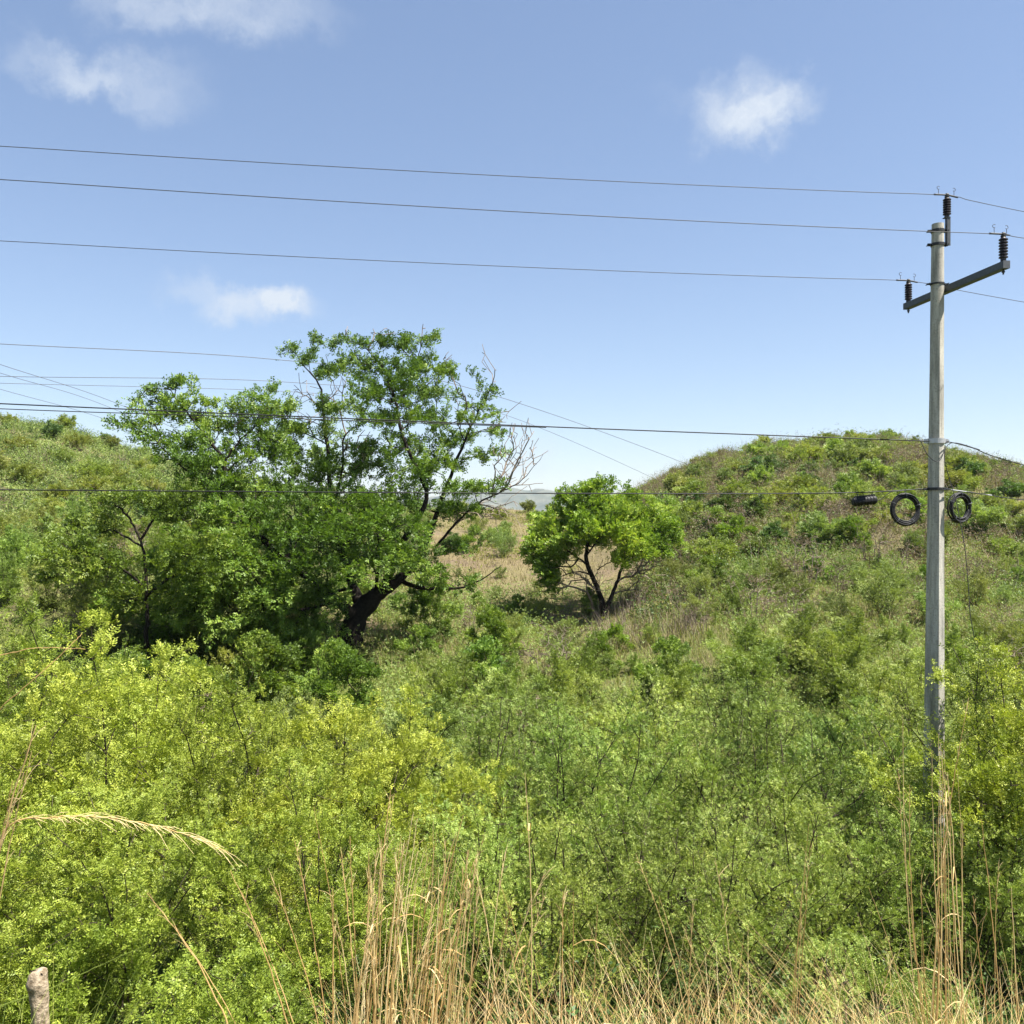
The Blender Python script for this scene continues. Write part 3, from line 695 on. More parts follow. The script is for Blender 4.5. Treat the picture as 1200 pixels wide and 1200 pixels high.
drawn_tree('slender_tree', 'low dark tree with a thin curved trunk left of the large spreading tree', 'tree', 22.5, sl_limbs, sl_clumps, 72, 'deep', step=.24, per=10, leaf=.08, width=.04, L_=.13, tip_r=.006, dens=1.0, reach=.08)

# round vivid tree in the clearing
sm_limbs = [
    [(709, 740, .26, 0), (708, 718, .20, 0), (704, 700, .15, 0), (695, 678, .13, 0), (687, 656, .12, 0), (690, 630, .09, 0), (696, 605, .06, 0), (694, 580, .03, 0)],
    [(709, 720, .16, 0), (716, 700, .12, .2), (724, 680, .10, .4), (731, 660, .08, .4), (745, 638, .05, .4), (765, 625, .03, .4)],
    [(692, 665, .07, 0), (675, 652, .06, -.3), (655, 640, .05, -.5), (638, 640, .03, -.6)],
    [(690, 640, .06, 0), (670, 615, .05, .6), (650, 600, .03, .9)],
    [(700, 668, .04, 0), (712, 660, .035, -.5), (728, 655, .025, -.8)],
    [(728, 665, .06, .4), (738, 640, .05, 1.2), (745, 610, .03, 1.4)], [(688, 650, .06, 0), (705, 625, .045, -1), (720, 600, .03, -1.4)]]
sm_clumps = [(692, 574, 18, 9, 0), (700, 590, 28, 12, 0), (672, 592, 18, 10, .2), (652, 605, 20, 10, .6), (640, 622, 20, 11, .2), (628, 640, 15, 12, -.4), (634, 660, 15, 12, -.6), (650, 672, 13, 11, -.6), (662, 640, 18, 12, -.6), (690, 610, 30, 13, -.8), (725, 600, 26, 13, -.8),
             (745, 610, 26, 12, .4), (765, 608, 18, 11, .4), (782, 622, 14, 9, .5), (790, 632, 10, 6, .4), (632, 655, 14, 16, -.2), (646, 668, 14, 14, .4), (638, 682, 9, 8, 0), (760, 630, 26, 11, 0), (735, 632, 26, 12, -1), (715, 625, 26, 11, -1.4), (745, 650, 24, 9, -.6), (728, 658, 15, 7, -.9), (700, 630, 24, 11, 1.4), (740, 620, 28, 14, 1.6), (670, 620, 24, 13, 1.4), (775, 645, 14, 8, .2), (648, 690, 6, 6, -.6), (675, 626, 22, 10, -.9), (755, 636, 22, 9, 1), (708, 600, 34, 16, 1), (735, 585, 18, 9, .2), (662, 582, 14, 8, 0), (780, 612, 14, 8, 0), (655, 650, 16, 12, 1), (705, 568, 12, 6, 0), (640, 625, 20, 14, .8)]
sm_dead = [(765, 662, 16, 16, .4), (690, 680, 30, 16, -.3), (645, 690, 14, 14, 0), (755, 678, 16, 14, 0), (655, 690, 10, 10, -.4), (668, 670, 14, 14, -.3), (705, 712, 14, 10, -.3), (750, 672, 12, 12, 0)]
drawn_tree('round_tree', 'small vivid green umbrella shaped tree with forked dark trunk in the dry clearing', 'tree', 33.0, sm_limbs, sm_clumps, 73, 'vivid', step=.28, per=15, leaf=.095, width=.052, L_=.16,
           tip_r=.009, dead=sm_dead, dens=1.25, reach=.09, flat=.7, patch=1.4)

# ------------------------------------------------------------------ shrubs between the bushes and the hills
rs = random.Random(5)


def scatter(key, name, px, d, h, label, group, Href, cat='shrub', wide=1.0, top=None):
    x = (px - 600) / F * d; z = ground_z(x, d) - .05
    if top: h = max(.45, min(h, EYE - (top - 600) / F * d - z))
    s = h / Href * wide
    return put_shrub(key, name, x, d, z, s, rs.uniform(0, 6.28), label, cat, group, sz=1 / wide)


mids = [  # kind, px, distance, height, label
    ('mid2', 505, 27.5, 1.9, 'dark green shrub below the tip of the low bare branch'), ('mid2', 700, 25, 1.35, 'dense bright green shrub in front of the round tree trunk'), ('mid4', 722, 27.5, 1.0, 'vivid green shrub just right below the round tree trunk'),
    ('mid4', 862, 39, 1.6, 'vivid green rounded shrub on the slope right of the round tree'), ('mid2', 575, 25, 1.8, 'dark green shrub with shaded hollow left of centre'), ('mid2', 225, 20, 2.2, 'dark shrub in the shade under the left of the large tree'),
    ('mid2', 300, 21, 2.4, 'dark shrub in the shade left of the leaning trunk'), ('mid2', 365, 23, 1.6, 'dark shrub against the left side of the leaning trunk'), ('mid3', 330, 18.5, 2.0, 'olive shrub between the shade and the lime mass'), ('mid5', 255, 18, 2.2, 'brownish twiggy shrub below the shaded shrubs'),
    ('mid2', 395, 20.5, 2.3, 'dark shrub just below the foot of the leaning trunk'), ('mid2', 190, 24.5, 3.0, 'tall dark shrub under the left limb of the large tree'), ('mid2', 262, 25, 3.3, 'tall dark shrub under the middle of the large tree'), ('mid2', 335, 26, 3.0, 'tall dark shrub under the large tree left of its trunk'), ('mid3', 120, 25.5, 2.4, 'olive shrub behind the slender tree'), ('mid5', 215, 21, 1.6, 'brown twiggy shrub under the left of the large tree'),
    ('mid2', 150, 21, 1.8, 'dark shrub beside the thin curved trunk'), ('mid1', 60, 20, 1.8, 'green shrub left of the thin curved trunk'), ('mid5', 80, 24, 1.3, 'pale dry shrub on the left dry bank'), ('mid0', 10, 21, 2.2, 'yellow olive shrub by the left edge behind the lime mass'),
    ('mid5', 745, 33, 1.2, 'grey twiggy shrub at the right of the round tree trunk'), ('mid5', 800, 38, 1.6, 'grey brown leafless shrub right of the round tree crown'), ('mid2', 690, 33.5, 1.1, 'small dark shrub at the left of the round tree trunk'), ('mid2', 605, 33, .9, 'small dark shrub standing in the round tree shadow'),
    ('mid2', 1000, 36, 1.6, 'dark green shrub on the slope left of the pole'), ('mid2', 985, 44, 1.6, 'dark green shrub higher on the slope left of the pole'), ('mid5', 940, 31, 2.2, 'bare brown shrub with upright stems left of the pole'), ('mid5', 1020, 33, 1.8, 'reddish brown bare shrub close left of the pole'),
    ('mid3', 560, 62, 1.6, 'olive shrub under the far hill on the saddle'), ('mid2', 555, 48, 1.5, 'dark shrub in the dry clearing beside the bare branch'), ('mid3', 590, 46, 1.6, 'olive shrub in the dry clearing left of the round tree'), ('mid2', 640, 58, 1.4, 'green shrub on the saddle behind the round tree'),
    ('mid5', 450, 34, 1.0, 'low brown shrub right of the large trunk'), ('mid2', 425, 30, 1.4, 'green shrub behind the large trunk')]
for key, px, d, h, lab in mids: scatter(key, 'shrub', px, d, h, lab, 'separate shrubs on the valley floor and lower slope', {'mid0': 2.6, 'mid1': 2.4, 'mid2': 2.2, 'mid3': 2.0, 'mid4': 2.0, 'mid5': 1.8}[key])
HR = {'mid0': 2.6, 'mid1': 2.4, 'mid2': 2.2, 'mid3': 2.0, 'mid4': 2.0, 'mid5': 1.8, 'hill0': 1.7, 'hill1': 1.8, 'hill2': 1.7, 'hill3': 1.9, 'hill4': 1.5}
KN = {'mid0': 'yellow olive', 'mid1': 'feathery green', 'mid3': 'olive green', 'mid5': 'bare brown', 'mid2': 'dark green'}


def band(n, kinds, weights, p0, p1, d0, d1, h0, h1, name, where, group, words, mind=1.2, skip=None, top=None):
    done = []; tries = 0
    while len(done) < n and tries < n * 40:
        tries += 1; px = rs.uniform(p0, p1); d = math.sqrt(rs.uniform(d0 * d0, d1 * d1)); x = (px - 600) / F * d
        if skip and skip(px, d): continue
        if any((x - a) ** 2 + (d - b) ** 2 < mind ** 2 for a, b in done): continue
        done.append((x, d)); k = rs.choices(kinds, weights)[0]
        w_ = where(px) if callable(where) else where; scatter(k, name, px, d, rs.uniform(h0, h1), f'{words[k]} {w_}', f'{words[k]}s {w_}', HR[k], wide=rs.uniform(.9, 1.35), top=top(px) if top else None)


W1 = {'mid0': 'yellow olive shrub', 'mid1': 'feathery green shrub', 'mid3': 'olive green shrub', 'mid5': 'bare brown shrub', 'mid2': 'dark green shrub'}
band(62, ['mid1', 'mid3', 'mid0', 'mid5', 'mid2'], [6, 4, 3.5, 1, .8], 455, 1240, 18, 29, 1.5, 2.3, 'shrub', lambda p: 'in the thicket ' + ('right of the leaning trunk' if p < 600 else 'below the round tree' if p < 790 else 'right of the round tree' if p < 940 else 'left of the concrete pole' if p < 1090 else 'right of the concrete pole'), '', W1, 1.1, top=lambda p: (735 if p < 860 else 715) + rs.uniform(-8, 30))
band(86, ['mid1', 'mid3', 'mid0', 'mid5', 'mid2'], [3, 6, 2, 2.4, 1.6], 790, 1270, 27.5, 43, .8, 1.7, 'shrub', lambda p: 'at the foot of the right hill ' + ('near the round tree' if p < 900 else 'left of the pole' if p < 1090 else 'right of the pole'), '', W1, 1.2, top=lambda p: 650)
band(40, ['mid3', 'mid0', 'mid1', 'mid5'], [3, 6, 2, .6], -90, 330, 20, 40, 1.3, 2.1, 'shrub', lambda p: 'on the bank ' + ('at the left edge of the photo' if p < 60 else 'behind the slender tree' if p < 170 else 'behind the large tree'), '', W1, 1.6)
W2 = {'hill0': 'olive scrub', 'hill1': 'yellow green scrub', 'hill2': 'dark green scrub', 'hill3': 'leafless brown scrub', 'hill4': 'fresh green scrub'}
HW = lambda part: (lambda p: f'bush on the {part} of the right hill ' + ('at its left end' if p < 860 else 'in its middle' if p < 1000 else 'near the pole' if p < 1110 else 'right of the pole'))
band(118, ['hill0', 'hill1', 'hill2', 'hill3', 'hill4'], [5, 3.5, 3.0, 2.2, 2.2], 780, 1290, 36, 60, .8, 1.7, 'scrub_bush', HW('face'), '', W2, 1.35)
band(90, ['hill0', 'hill1', 'hill4', 'hill3', 'hill2'], [3, 9, 3, 1.0, .6], 750, 1290, 60, 77, .6, 1.25, 'scrub_bush', HW('crown'), '', W2, 1.5)
band(68, ['hill0', 'hill1', 'hill2', 'hill3', 'hill4'], [3, 9, 3, .8, 1.2], -90, 430, 40, 77, .8, 1.6, 'scrub_bush', lambda p: 'bush on the left hill ' + ('at the left edge' if p < 90 else 'left of the large tree' if p < 180 else 'behind the large tree'), '', W2, 1.7)
band(23, ['hill0', 'hill1', 'hill2', 'hill3'], [4, 4, 2, 1], 480, 780, 46, 75, .6, 1.2, 'scrub_bush', 'bush dotted over the dry saddle', '', W2, 2.2)


band(20, ['mid1', 'mid3', 'mid0', 'mid2', 'mid5'], [2, 3, 3, 1.5, 1.5], 470, 690, 27, 46, .5, 1.2, 'shrub', lambda p: 'in the dry clearing ' + ('beside the leaning trunk' if p < 560 else 'left of the round tree'), '', W1, 1.3, top=lambda p: 660 + rs.uniform(0, 25))


# ------------------------------------------------------------------ ground cover and dry grass: uncountable
def ground_cover(name, n_cl, p0, p1, d0, d1, hgt, rad_, leaf, width, per, mat, seed, pnoise=None, thr=.0, label=None):
    rng = np.random.default_rng(seed); px = rng.uniform(p0, p1, n_cl); d = np.sqrt(rng.uniform(d0 ** 2, d1 ** 2, n_cl)); x = (px - 600) / F * d
    if pnoise:
        nv = noise2(x / pnoise, d / pnoise, seed) * .6 + noise2(x / pnoise * 2.7, d / pnoise * 2.7, seed + 1) * .4; k = nv > thr; x, d = x[k], d[k]
    n = len(x); c = np.stack([x, d], 1); s = rng.uniform(.5, 1.4, n); P = np.repeat(c, per, 0) + rng.normal(0, rad_, (n * per, 2)) * np.repeat(s, per)[:, None]
    z = height(P[:, 0], P[:, 1]) + np.abs(rng.normal(0, hgt, n * per)) * np.repeat(s, per)
    D = rng.normal(0, 1, (n * per, 3)); D[:, 2] = np.abs(D[:, 2]) + .2
    V, Q, t = fronds(np.column_stack([P, z]), D, rng, leaf * 1.3, 2, leaf, width, .9, .4, tint=np.clip(np.repeat(rng.normal(.5, .2, n), per) + rng.normal(0, .12, n * per), 0, 1))
    o = link(name, mesh_from(name, V, Q, M[mat], t)); o['kind'] = 'stuff'; tag(o, label, 'ground cover'); return o


ground_cover('ground_scrub', 9000, 745, 1300, 30, 78, .20, .30, .085, .04, 16, 'olive', 81, 2.6, .50, 'low olive scrub covering the right hill between its bushes')
ground_cover('ground_scrub', 6000, -120, 500, 38, 78, .30, .38, .10, .045, 16, 'olive', 82, 4, .36, 'low yellow green scrub covering the left hill')
ground_cover('ground_scrub', 1500, 430, 800, 30, 78, .18, .34, .09, .045, 12, 'yolive', 83, 4, .52, 'low green growth dotted over the dry clearing')
ground_cover('ground_scrub', 4200, 440, 1260, 17, 37, .30, .32, .055, .026, 16, 'olive', 84, 4, .33, 'low olive undergrowth on the valley floor')
ground_cover('ground_scrub', 1300, -80, 440, 15, 38, .30, .36, .06, .03, 16, 'olive', 85, 4, .35, 'low undergrowth below the left trees')


def blades(n, pos, h, lean, wid, rng, curve=.4, seg=4):
    """ribbons: pos (n,3), h (n,), heading random"""
    a = rng.uniform(0, 6.283, n); dirv = np.stack([np.cos(a), np.sin(a), np.zeros(n)], 1); ln = np.abs(rng.normal(lean, lean * .6, n)) * h; cv = rng.uniform(0, curve, n) * h
    side = unit(np.cross(dirv, [0, 0, 1]) + rng.normal(0, .5, (n, 3)) * [1, 1, 0]); rows = []
    for q in range(seg + 1):
        t = q / seg; P = pos + dirv * (ln * t + cv * t * t * t)[:, None] + np.array([0, 0, 1.0]) * (h * t * (1 - .25 * t * (cv / np.maximum(h, 1e-3))))[:, None]
        w = (wid * (1 - t) ** .6 + .0004)[:, None] * side if not np.isscalar(wid) else wid * (1 - t * .9) * side
        rows += [P - w, P + w]
    V = np.stack(rows, 1).reshape(-1, 3); m = (seg + 1) * 2; b = np.arange(n)[:, None] * m; q = np.arange(seg)[None] * 2
    Q = np.stack([b + q, b + q + 1, b + q + 3, b + q + 2], -1).reshape(-1, 4)
    return V, Q, m


def dry_grass(name, n, p0, p1, d0, d1, h0, h1, wid, seed, mat, label, pn=4, thr=.4):
    rng = np.random.default_rng(seed); px = rng.uniform(p0, p1, n); d = np.sqrt(rng.uniform(d0 ** 2, d1 ** 2, n)); x = (px - 600) / F * d
    k = noise2(x / pn, d / pn, seed) * .6 + noise2(x / pn * 4, d / pn * 4, seed + 1) * .4 > thr; x, d = x[k], d[k]; n = len(x)
    V, Q, m = blades(n, np.stack([x, d, height(x, d) - .03], 1), rng.uniform(h0, h1, n), .35, wid, rng, .6, 3)
    o = link(name, mesh_from(name, V, Q, M[mat], np.repeat(rng.random(n), m))); o['kind'] = 'stuff'; tag(o, label, 'grass')


ground_cover('dark_ground_scrub', 4000, 745, 1300, 30, 78, .26, .28, .085, .045, 24, 'dark', 87, 4, .5, 'low dark scrub scattered over the right hill')
ground_cover('brown_ground_scrub', 6500, 745, 1300, 32, 78, .38, .34, .18, .022, 12, 'dry', 88, 3, .42, 'brown dead twigs scattered over the right hill')
ground_cover('brown_ground_scrub', 1500, -120, 500, 34, 78, .34, .34, .16, .018, 12, 'dry', 89, 4, .42, 'brown dead twigs scattered over the left hill')
ground_cover('dark_ground_scrub', 3400, -120, 500, 36, 78, .26, .28, .085, .045, 24, 'dark', 90, 4, .36, 'low dark scrub scattered over the left hill')
ground_cover('undergrowth', 1500, -150, 1350, 4.6, 12.5, .28, .22, .045, .022, 34, 'dark', 86, 3, .0, 'leafy filler coloured dark as shade on the embankment below the bushes')  # dark leaf colour stands in for shade in the gaps under the bushes
ground_cover('ground_scrub', 3500, 745, 1300, 56, 77, .30, .32, .085, .04, 18, 'yolive', 99, 3, .35, 'low yellow green scrub on the top of the right hill')
dry_grass('dry_grass', 26000, 430, 860, 26, 76, .15, .5, .012, 91, 'dull', 'short straw coloured grass on the dry clearing', 5, .34)
dry_grass('dry_grass', 22000, 760, 1290, 34, 78, .2, .8, .016, 92, 'dull', 'dry grass between the bushes of the right hill', 6, .45)
dry_grass('dry_grass', 6000, 712, 860, 62, 77, .5, 1.5, .012, 93, 'dry', 'tall dry grass fringe on the left shoulder of the right hill', 3, .2)
dry_grass('dry_grass', 3500, -100, 480, 22, 78, .2, .7, .014, 94, 'dull', 'dry grass between the bushes of the left hill', 6, .48)
dry_grass('dry_grass', 14000, 760, 1290, 24, 40, .2, .6, .008, 96, 'dull', 'dry grass at the foot of the right hill', 3, .52)
dry_grass('green_grass', 9000, -100, 430, 18, 42, .2, .6, .010, 97, 'grass', 'yellow green grass on the left bank', 4, .35)
dry_grass('green_grass', 26000, 440, 1260, 14, 32, .15, .5, .008, 98, 'grass', 'green grass on the valley floor', 4, .05)
dry_grass('dry_grass', 12000, 440, 1260, 15, 30, .3, .9, .007, 95, 'dull', 'dry grass in the valley thicket', 4, .5)

# ------------------------------------------------------------------ utility pole
PX, PY = 6.03, 12.6
pole_base = np.array([PX - .05, PY, ground_z(PX, PY)])


def build_pole():
    root = empty('utility_pole', tuple(pole_base)); zb = pole_base[2]; H = EYE + 4.09 - zb; rng = np.random.default_rng(1)
    top = np.array([.07, 0, H]); b = MB(); face = math.atan2(-PY, -PX); k = 32; zs = np.linspace(-.3, H, 24); V = []
    for z in zs:
        t = z / H; r = .164 + (.080 - .164) * t; a = np.arange(k) * 2 * math.pi / k; m8 = math.pi / 4
        o8 = math.cos(m8 / 2) / np.cos(((a + m8 / 2) % m8) - m8 / 2); bl = min(1, max(0, (H - 1.1 - z) / .8)); rr = r * (o8 * 1.02 * bl + (1 - bl))
        V.append(np.stack([np.cos(a + face) * rr + top[0] * t, np.sin(a + face) * rr, np.full(k, z)], 1))
    V = np.concatenate(V); i = np.arange(23)[:, None] * k; j = np.arange(k)[None]; j2 = (j + 1) % k
    Q = np.stack([i + j, i + j2, i + k + j2, i + k + j], -1).reshape(-1, 4); V = np.vstack([V, [top[0], 0, H + .004]]); c = len(V) - 1; bb = 23 * k
    b.add(V, Q, [[c, bb + q, bb + (q + 1) % k] for q in range(k)]); b.build('shaft', M['concrete'], root)

    def rad(z): return .164 - .084 * z / H
    def ctr(z): return np.array([.07 * z / H, 0, z])
    def collar(z, mat, h=.03, extra=.010, bolts=True):
        q = MB(); r = rad(z) * 1.02; q.lathe([(r + .001, z - h), (r + extra, z - h), (r + extra, z + h), (r + .001, z + h)], (ctr(z)[0], 0, 0), k=24)
        if bolts:
            for s_ in (-1, 1): q.box(ctr(z) + np.array([s_ * (r + .03), 0, 0]), (.03, 0, 0), (0, .012, 0), (0, 0, h * .9)); q.tube([ctr(z) + np.array([s_ * (r + .045), -.06, 0]), ctr(z) + np.array([s_ * (r + .045), .06, 0])], .008, 6)
        q.build('collar', M[mat], root)
    for py in (271, 287): collar(EYE + (600 - py) / F * PY - zb, 'steel', .02, .010)
    collar(EYE + (600 - 333) / F * PY - zb, 'steel', .012, .008)
    collar(EYE + (600 - 517) / F * PY - zb, 'bright', .035, .012)
    collar(EYE + (600 - 573) / F * PY - zb, 'steel', .02, .010)
    # crossarm, a steel channel that runs back to front beside the shaft
    A = at(1055, 358, 13.65) - pole_base; B = at(1171, 309, 11.32) - pole_base; A[2] = B[2] = (A[2] + B[2]) / 2 - .01; ax = unit(B - A); s = np.cross(ax, [0, 0, 1]); s = unit(s)
    if s[0] > 0: s = -s
    zc = A[2]; shift = s * (-.0); mid = (A + B) / 2; half = np.linalg.norm(B - A) / 2
    # keep it tangent to the shaft, behind it as seen from the road
    pc = ctr(zc); dist = np.dot(mid - pc, s); off = -(rad(zc) + .052) - dist
    A = A + s * off; B = B + s * off; mid = (A + B) / 2
    q = MB(); q.box(mid - s * .045, ax * half, s * .004, (0, 0, .048))
    q.box(mid - s * .0 + np.array([0, 0, .0445]), ax * half, s * .041, (0, 0, .0035)); q.box(mid + np.array([0, 0, -.0445]), ax * half, s * .041, (0, 0, .0035))
    for e in (A, B): q.box(e + ax * (.004 if e is B else -.004), ax * .003, s * .047, (0, 0, .0485))
    q.box(mid + s * .043, ax * half, s * .0025, (0, 0, .0405))
    q.build('crossarm', M['galv'], root)
    # insulators: polymer line posts
    heads = {}
    def insulator(foot, h, key):
        q = MB(); foot = np.array(foot); prof = [(0, 0), (.034, 0), (.034, .03)]
        n = 7; z0, z1 = .035, h - .06
        for i_ in range(n):
            zz = z0 + (z1 - z0) * (i_ + .5) / n; prof += [(.036, zz - .017), (.055, zz - .010), (.054, zz + .002), (.036, zz + .014)]
        prof += [(.030, h - .055), (0, h - .055)]; q.lathe(prof, foot, k=18); ins = q.build('insulator', M['rubber'], root)
        c_ = MB(); c_.lathe([(0, h - .06), (.03, h - .058), (.034, h - .03), (.022, h - .022), (.030, h - .008), (.02, h + .01), (0, h + .012)], foot, k=14); c_.build('cap', M['steel'], ins)
        p_ = MB(); p_.tube([foot + [0, 0, .005], foot + [0, 0, -.17]], .011, 8); p_.lathe([(.0, -.125), (.02, -.125), (.02, -.145), (0, -.145)], foot, k=6); p_.build('pin', M['steel'], ins)
        heads[key] = foot + np.array([0, 0, h - .012]) + pole_base
        return ins
    insulator(A + ax * .06 + np.array([0, 0, .056]), .34, 'left'); insulator(B - ax * .06 + np.array([0, 0, .056]), .36, 'right')
    bk = MB(); tz = H; x0 = top[0] + .115
    bk.box((x0, -.02, tz - .12), (.006, 0, 0), (0, .035, 0), (0, 0, .20)); bk.box((x0 + .018, -.05, tz - .12), (.022, 0, 0), (0, .004, 0), (0, 0, .20)); bk.box((x0, -.02, tz + .083), (.04, 0, 0), (0, .04, 0), (0, 0, .005)); bk.build('bracket', M['galv'], root)
    insulator((x0 + .005, -.02, tz + .088), .33, 'top')
    tag(root, 'tall tapered concrete utility pole with a steel crossarm and black insulators', 'utility pole')
    return root, heads


pole, heads = build_pole()


def at_h(px, h, d): return np.array([(px - 600) / F * d, d, h])


def line(name, pts, r, mat, label, cat, group=None, k=6, sub=10, extra=None):
    b = MB(); P = smooth_poly(np.array(pts, float), sub); b.tube(P, r, k, True)
    if extra:
        for e, rr in extra: b.tube(smooth_poly(np.array(e, float), 6), rr, 6)
    o = b.build(name, M[mat], smooth=True); tag(o, label, cat, group); return o


def hook(c, ax, s=1):
    c = np.array(c); a = np.linspace(-2.2, 2.4, 10); r = .022; up = np.array([0, 0, 1.0])
    return [c, c + up * .07] + [c + up * (.07 + .028 + r * math.sin(t - .1)) + np.array(ax) * r * math.cos(t) for t in a]


wg = 'bare conductors carried by the pole crossarm and top'
def conductor(key, y0, d0, slope_mid, y1, d1, label):
    h = heads[key]; p0 = at(0, y0, d0); far = p0 + (p0 - h) * 1.2 + np.array([0, 0, .25]); m = (p0 + h) / 2; m = at_h(600 + m[0] / m[1] * F, EYE + (600 - slope_mid) / F * m[1], m[1])
    p1 = at(1200, y1, d1); g = p1 + (p1 - h) * 3.5 + np.array([0, 0, -.25])
    ux = unit(p0 - h)
    ex = [(hook(h + ux * .13, ux), .0035), (hook(h + unit(p1 - h) * .13, -ux), .0035), ([h + ux * .2, h, h + unit(p1 - h) * .2], .012)]
    pts = []
    for t in np.linspace(2.2, 0, 26): pts.append(h + (p0 - h) * t + np.array([0, 0, 1.0]) * (-.20 * t * (1 - t) if t < 1 else .04 * (t - 1)))
    for t in np.linspace(0, 4.5, 20)[1:]: pts.append(h + (p1 - h) * t + np.array([0, 0, .02 * t * (t - 1)]))
    line('power_line', pts, .0046, 'wire', label, 'power line', wg, extra=ex, sub=2)


def mid_y(y0, y1, x1, xm): return y0 + (y1 - y0) * xm / x1
def ymid(key, y0, d0, sag):
    h = heads[key]; p0 = at(0, y0, d0); m = (p0 + h) / 2 - np.array([0, 0, sag]); return 600 - (m[2] - EYE) / m[1] * F


conductor('top', 171, 10.8, ymid('top', 171, 10.8, .05), 248, 13.1, 'highest bare wire running from the pole top insulator')
conductor('right', 210, 9.5, ymid('right', 210, 9.5, .05), 279, 12.0, 'second highest bare wire, on the right crossarm insulator')
conductor('left', 282, 11.8, ymid('left', 282, 11.8, .05), 354, 14.9, 'third bare wire, on the left crossarm insulator')

fr = lambda px, py, d=PY - .22: at(px, py, d)
cg = 'communication cables strung lower on the pole'
line('communication_cable', [at(-500, 448, 9.6), at(0, 473, 10.9), at(640, 500, 12.0), at(1088, 517, 12.42)], .0085, 'black', 'black cable reaching the bright strap on the pole', 'cable', cg,
     extra=[([at(-500, 456, 9.65), at(0, 479, 10.95), at(300, 489, 11.4), at(640, 501, 12.05)], .006)])
line('communication_cable', [fr(1108, 520), at(1112, 518, 12.5), at(1140, 525, 12.8), at(1200, 545, 13.4), at(1420, 600, 16.5)], .007, 'black', 'black cable leaving the bright strap toward the right edge', 'cable', cg)
line('communication_cable', [at(-500, 571, 9.6), at(0, 574, 10.8), at(600, 578, 11.8), at(960, 578, 12.3), at(1086, 573, 12.42)], .0085, 'black', 'lowest cable from the left, holding the splice box and the left coil', 'cable', cg)
line('communication_cable', [fr(1106, 572), at(1115, 574, 12.5), at(1160, 580, 12.8), at(1200, 586, 13.2), at(1420, 612, 16.5)], .0075, 'black', 'lowest cable toward the right edge, holding the right coil', 'cable', cg,
     extra=None)
b = MB(); P = smooth_poly(np.array([at(1110, 573.4, 12.47), at(1130, 576, 12.6), at(1162, 580.6, 12.81)]), 8); b.tube(P, .0095, 6)
tag(b.build('cable_grip', M['bright']), 'pale spiral grip wrapped on the lowest cable right of the pole', 'cable grip')
line('jumper_cable', [at(1079, 517, 12.35), at(1085, 530, 12.3), fr(1092, 538, 12.28), fr(1099, 541, 12.28), fr(1104, 535, 12.32), fr(1108, 522, 12.4)], .0055, 'black', 'thin black loop hanging round the pole under the bright strap', 'cable')
line('drop_cable', [at(1148, 527, 12.9), at(1120, 519, 12.6), at(1109, 524, 12.45), at(1107, 540, 12.4), at(1113, 562, 12.4), at(1121, 590, 12.3), at(1126, 615, 12.2), at(1131, 645, 12.1), at(1135, 690, 12.0), at(1137, 720, 11.9), at(1145, 765, 11.8)], .0055, 'black',
     'thin black cable dropping from the pole through the right coil into the bushes', 'cable')


def coil(c, rmaj, yaw, label, seed):
    rng = np.random.default_rng(seed); root = empty('cable_coil', tuple(c)); u = np.array([math.cos(yaw), math.sin(yaw), 0]); n = np.cross(u, [0, 0, 1.0]); b = MB()
    a = np.linspace(0, 2 * math.pi * 11, 11 * 36)
    rr = rmaj + np.repeat(np.linspace(-.030, .030, 11)[rng.permutation(11)], 36) + .004 * np.sin(a * 2.3); w = np.repeat(rng.uniform(-.03, .03, 11), 36)
    P = u * (np.cos(a) * rr)[:, None] + np.array([0, 0, 1.0]) * (np.sin(a) * rr * 1.0)[:, None] + n * (w + .006 * np.sin(a * 1.7))[:, None]
    P = np.array([P[max(0, i - 2):i + 3].mean(0) for i in range(len(P))]); b.tube(P, .0115, 6); b.build('cable_turns', M['black'], root, True)
    for t in (.35, 1.6, 2.7, 4.0, 5.3):
        q = MB(); c_ = u * math.cos(t) * rmaj + np.array([0, 0, 1.0]) * math.sin(t) * rmaj; rd = unit(c_); s_ = [c_ + (rd * math.cos(v) * 1.0 + n * math.sin(v) * 1.0) * .043 for v in np.linspace(0, 6.283, 15)]; q.tube(s_, .004, 5, False); q.build('tie', M['galv'], root)
    tag(root, label, 'cable coil', 'cable coils beside the pole')


coil(at(1061, 597, 12.35), .200, .15, 'black cable coil hanging at the left side of the pole', 1)
coil(at(1125, 595, 12.55), .188, .42, 'black cable coil hanging at the right side of the pole', 2)


def splice():
    root = empty('splice_box', tuple(at(1013, 587, 12.3))); b = MB(); prof = [(0, -.165), (.045, -.165), (.058, -.15)]
    for i in range(7): z = -.13 + i * .042; prof += [(.058, z - .008), (.066, z - .006), (.066, z + .006), (.058, z + .008)]
    prof += [(.058, .15), (.045, .165), (0, .165)]; b.lathe(prof, (0, 0, 0), (1, 0, .10), 12); b.box((0, 0, .058), (.14, 0, .014), (0, .02, 0), (0, 0, .02)); b.box((0, -.066, 0), (.15, 0, .015), (0, .008, 0), (0, 0, .012)); b.build('housing', M['black'], root)
    for x in (-.10, .10):
        q = MB(); q.tube([(x, 0, .06), (x, .0, .10)], .008, 6); q.build('hanger', M['steel'], root)
    q = MB(); q.tube(smooth_poly(np.array([(.16, 0, .0), (.24, 0, .03), (.36, 0, .12), (.50, 0, .14), (.80, .02, .17)]), 6), .006, 6); q.build('cable_tail', M['black'], root)
    tag(root, 'black ribbed splice box hung under the lowest cable left of the pole', 'splice box')


splice()

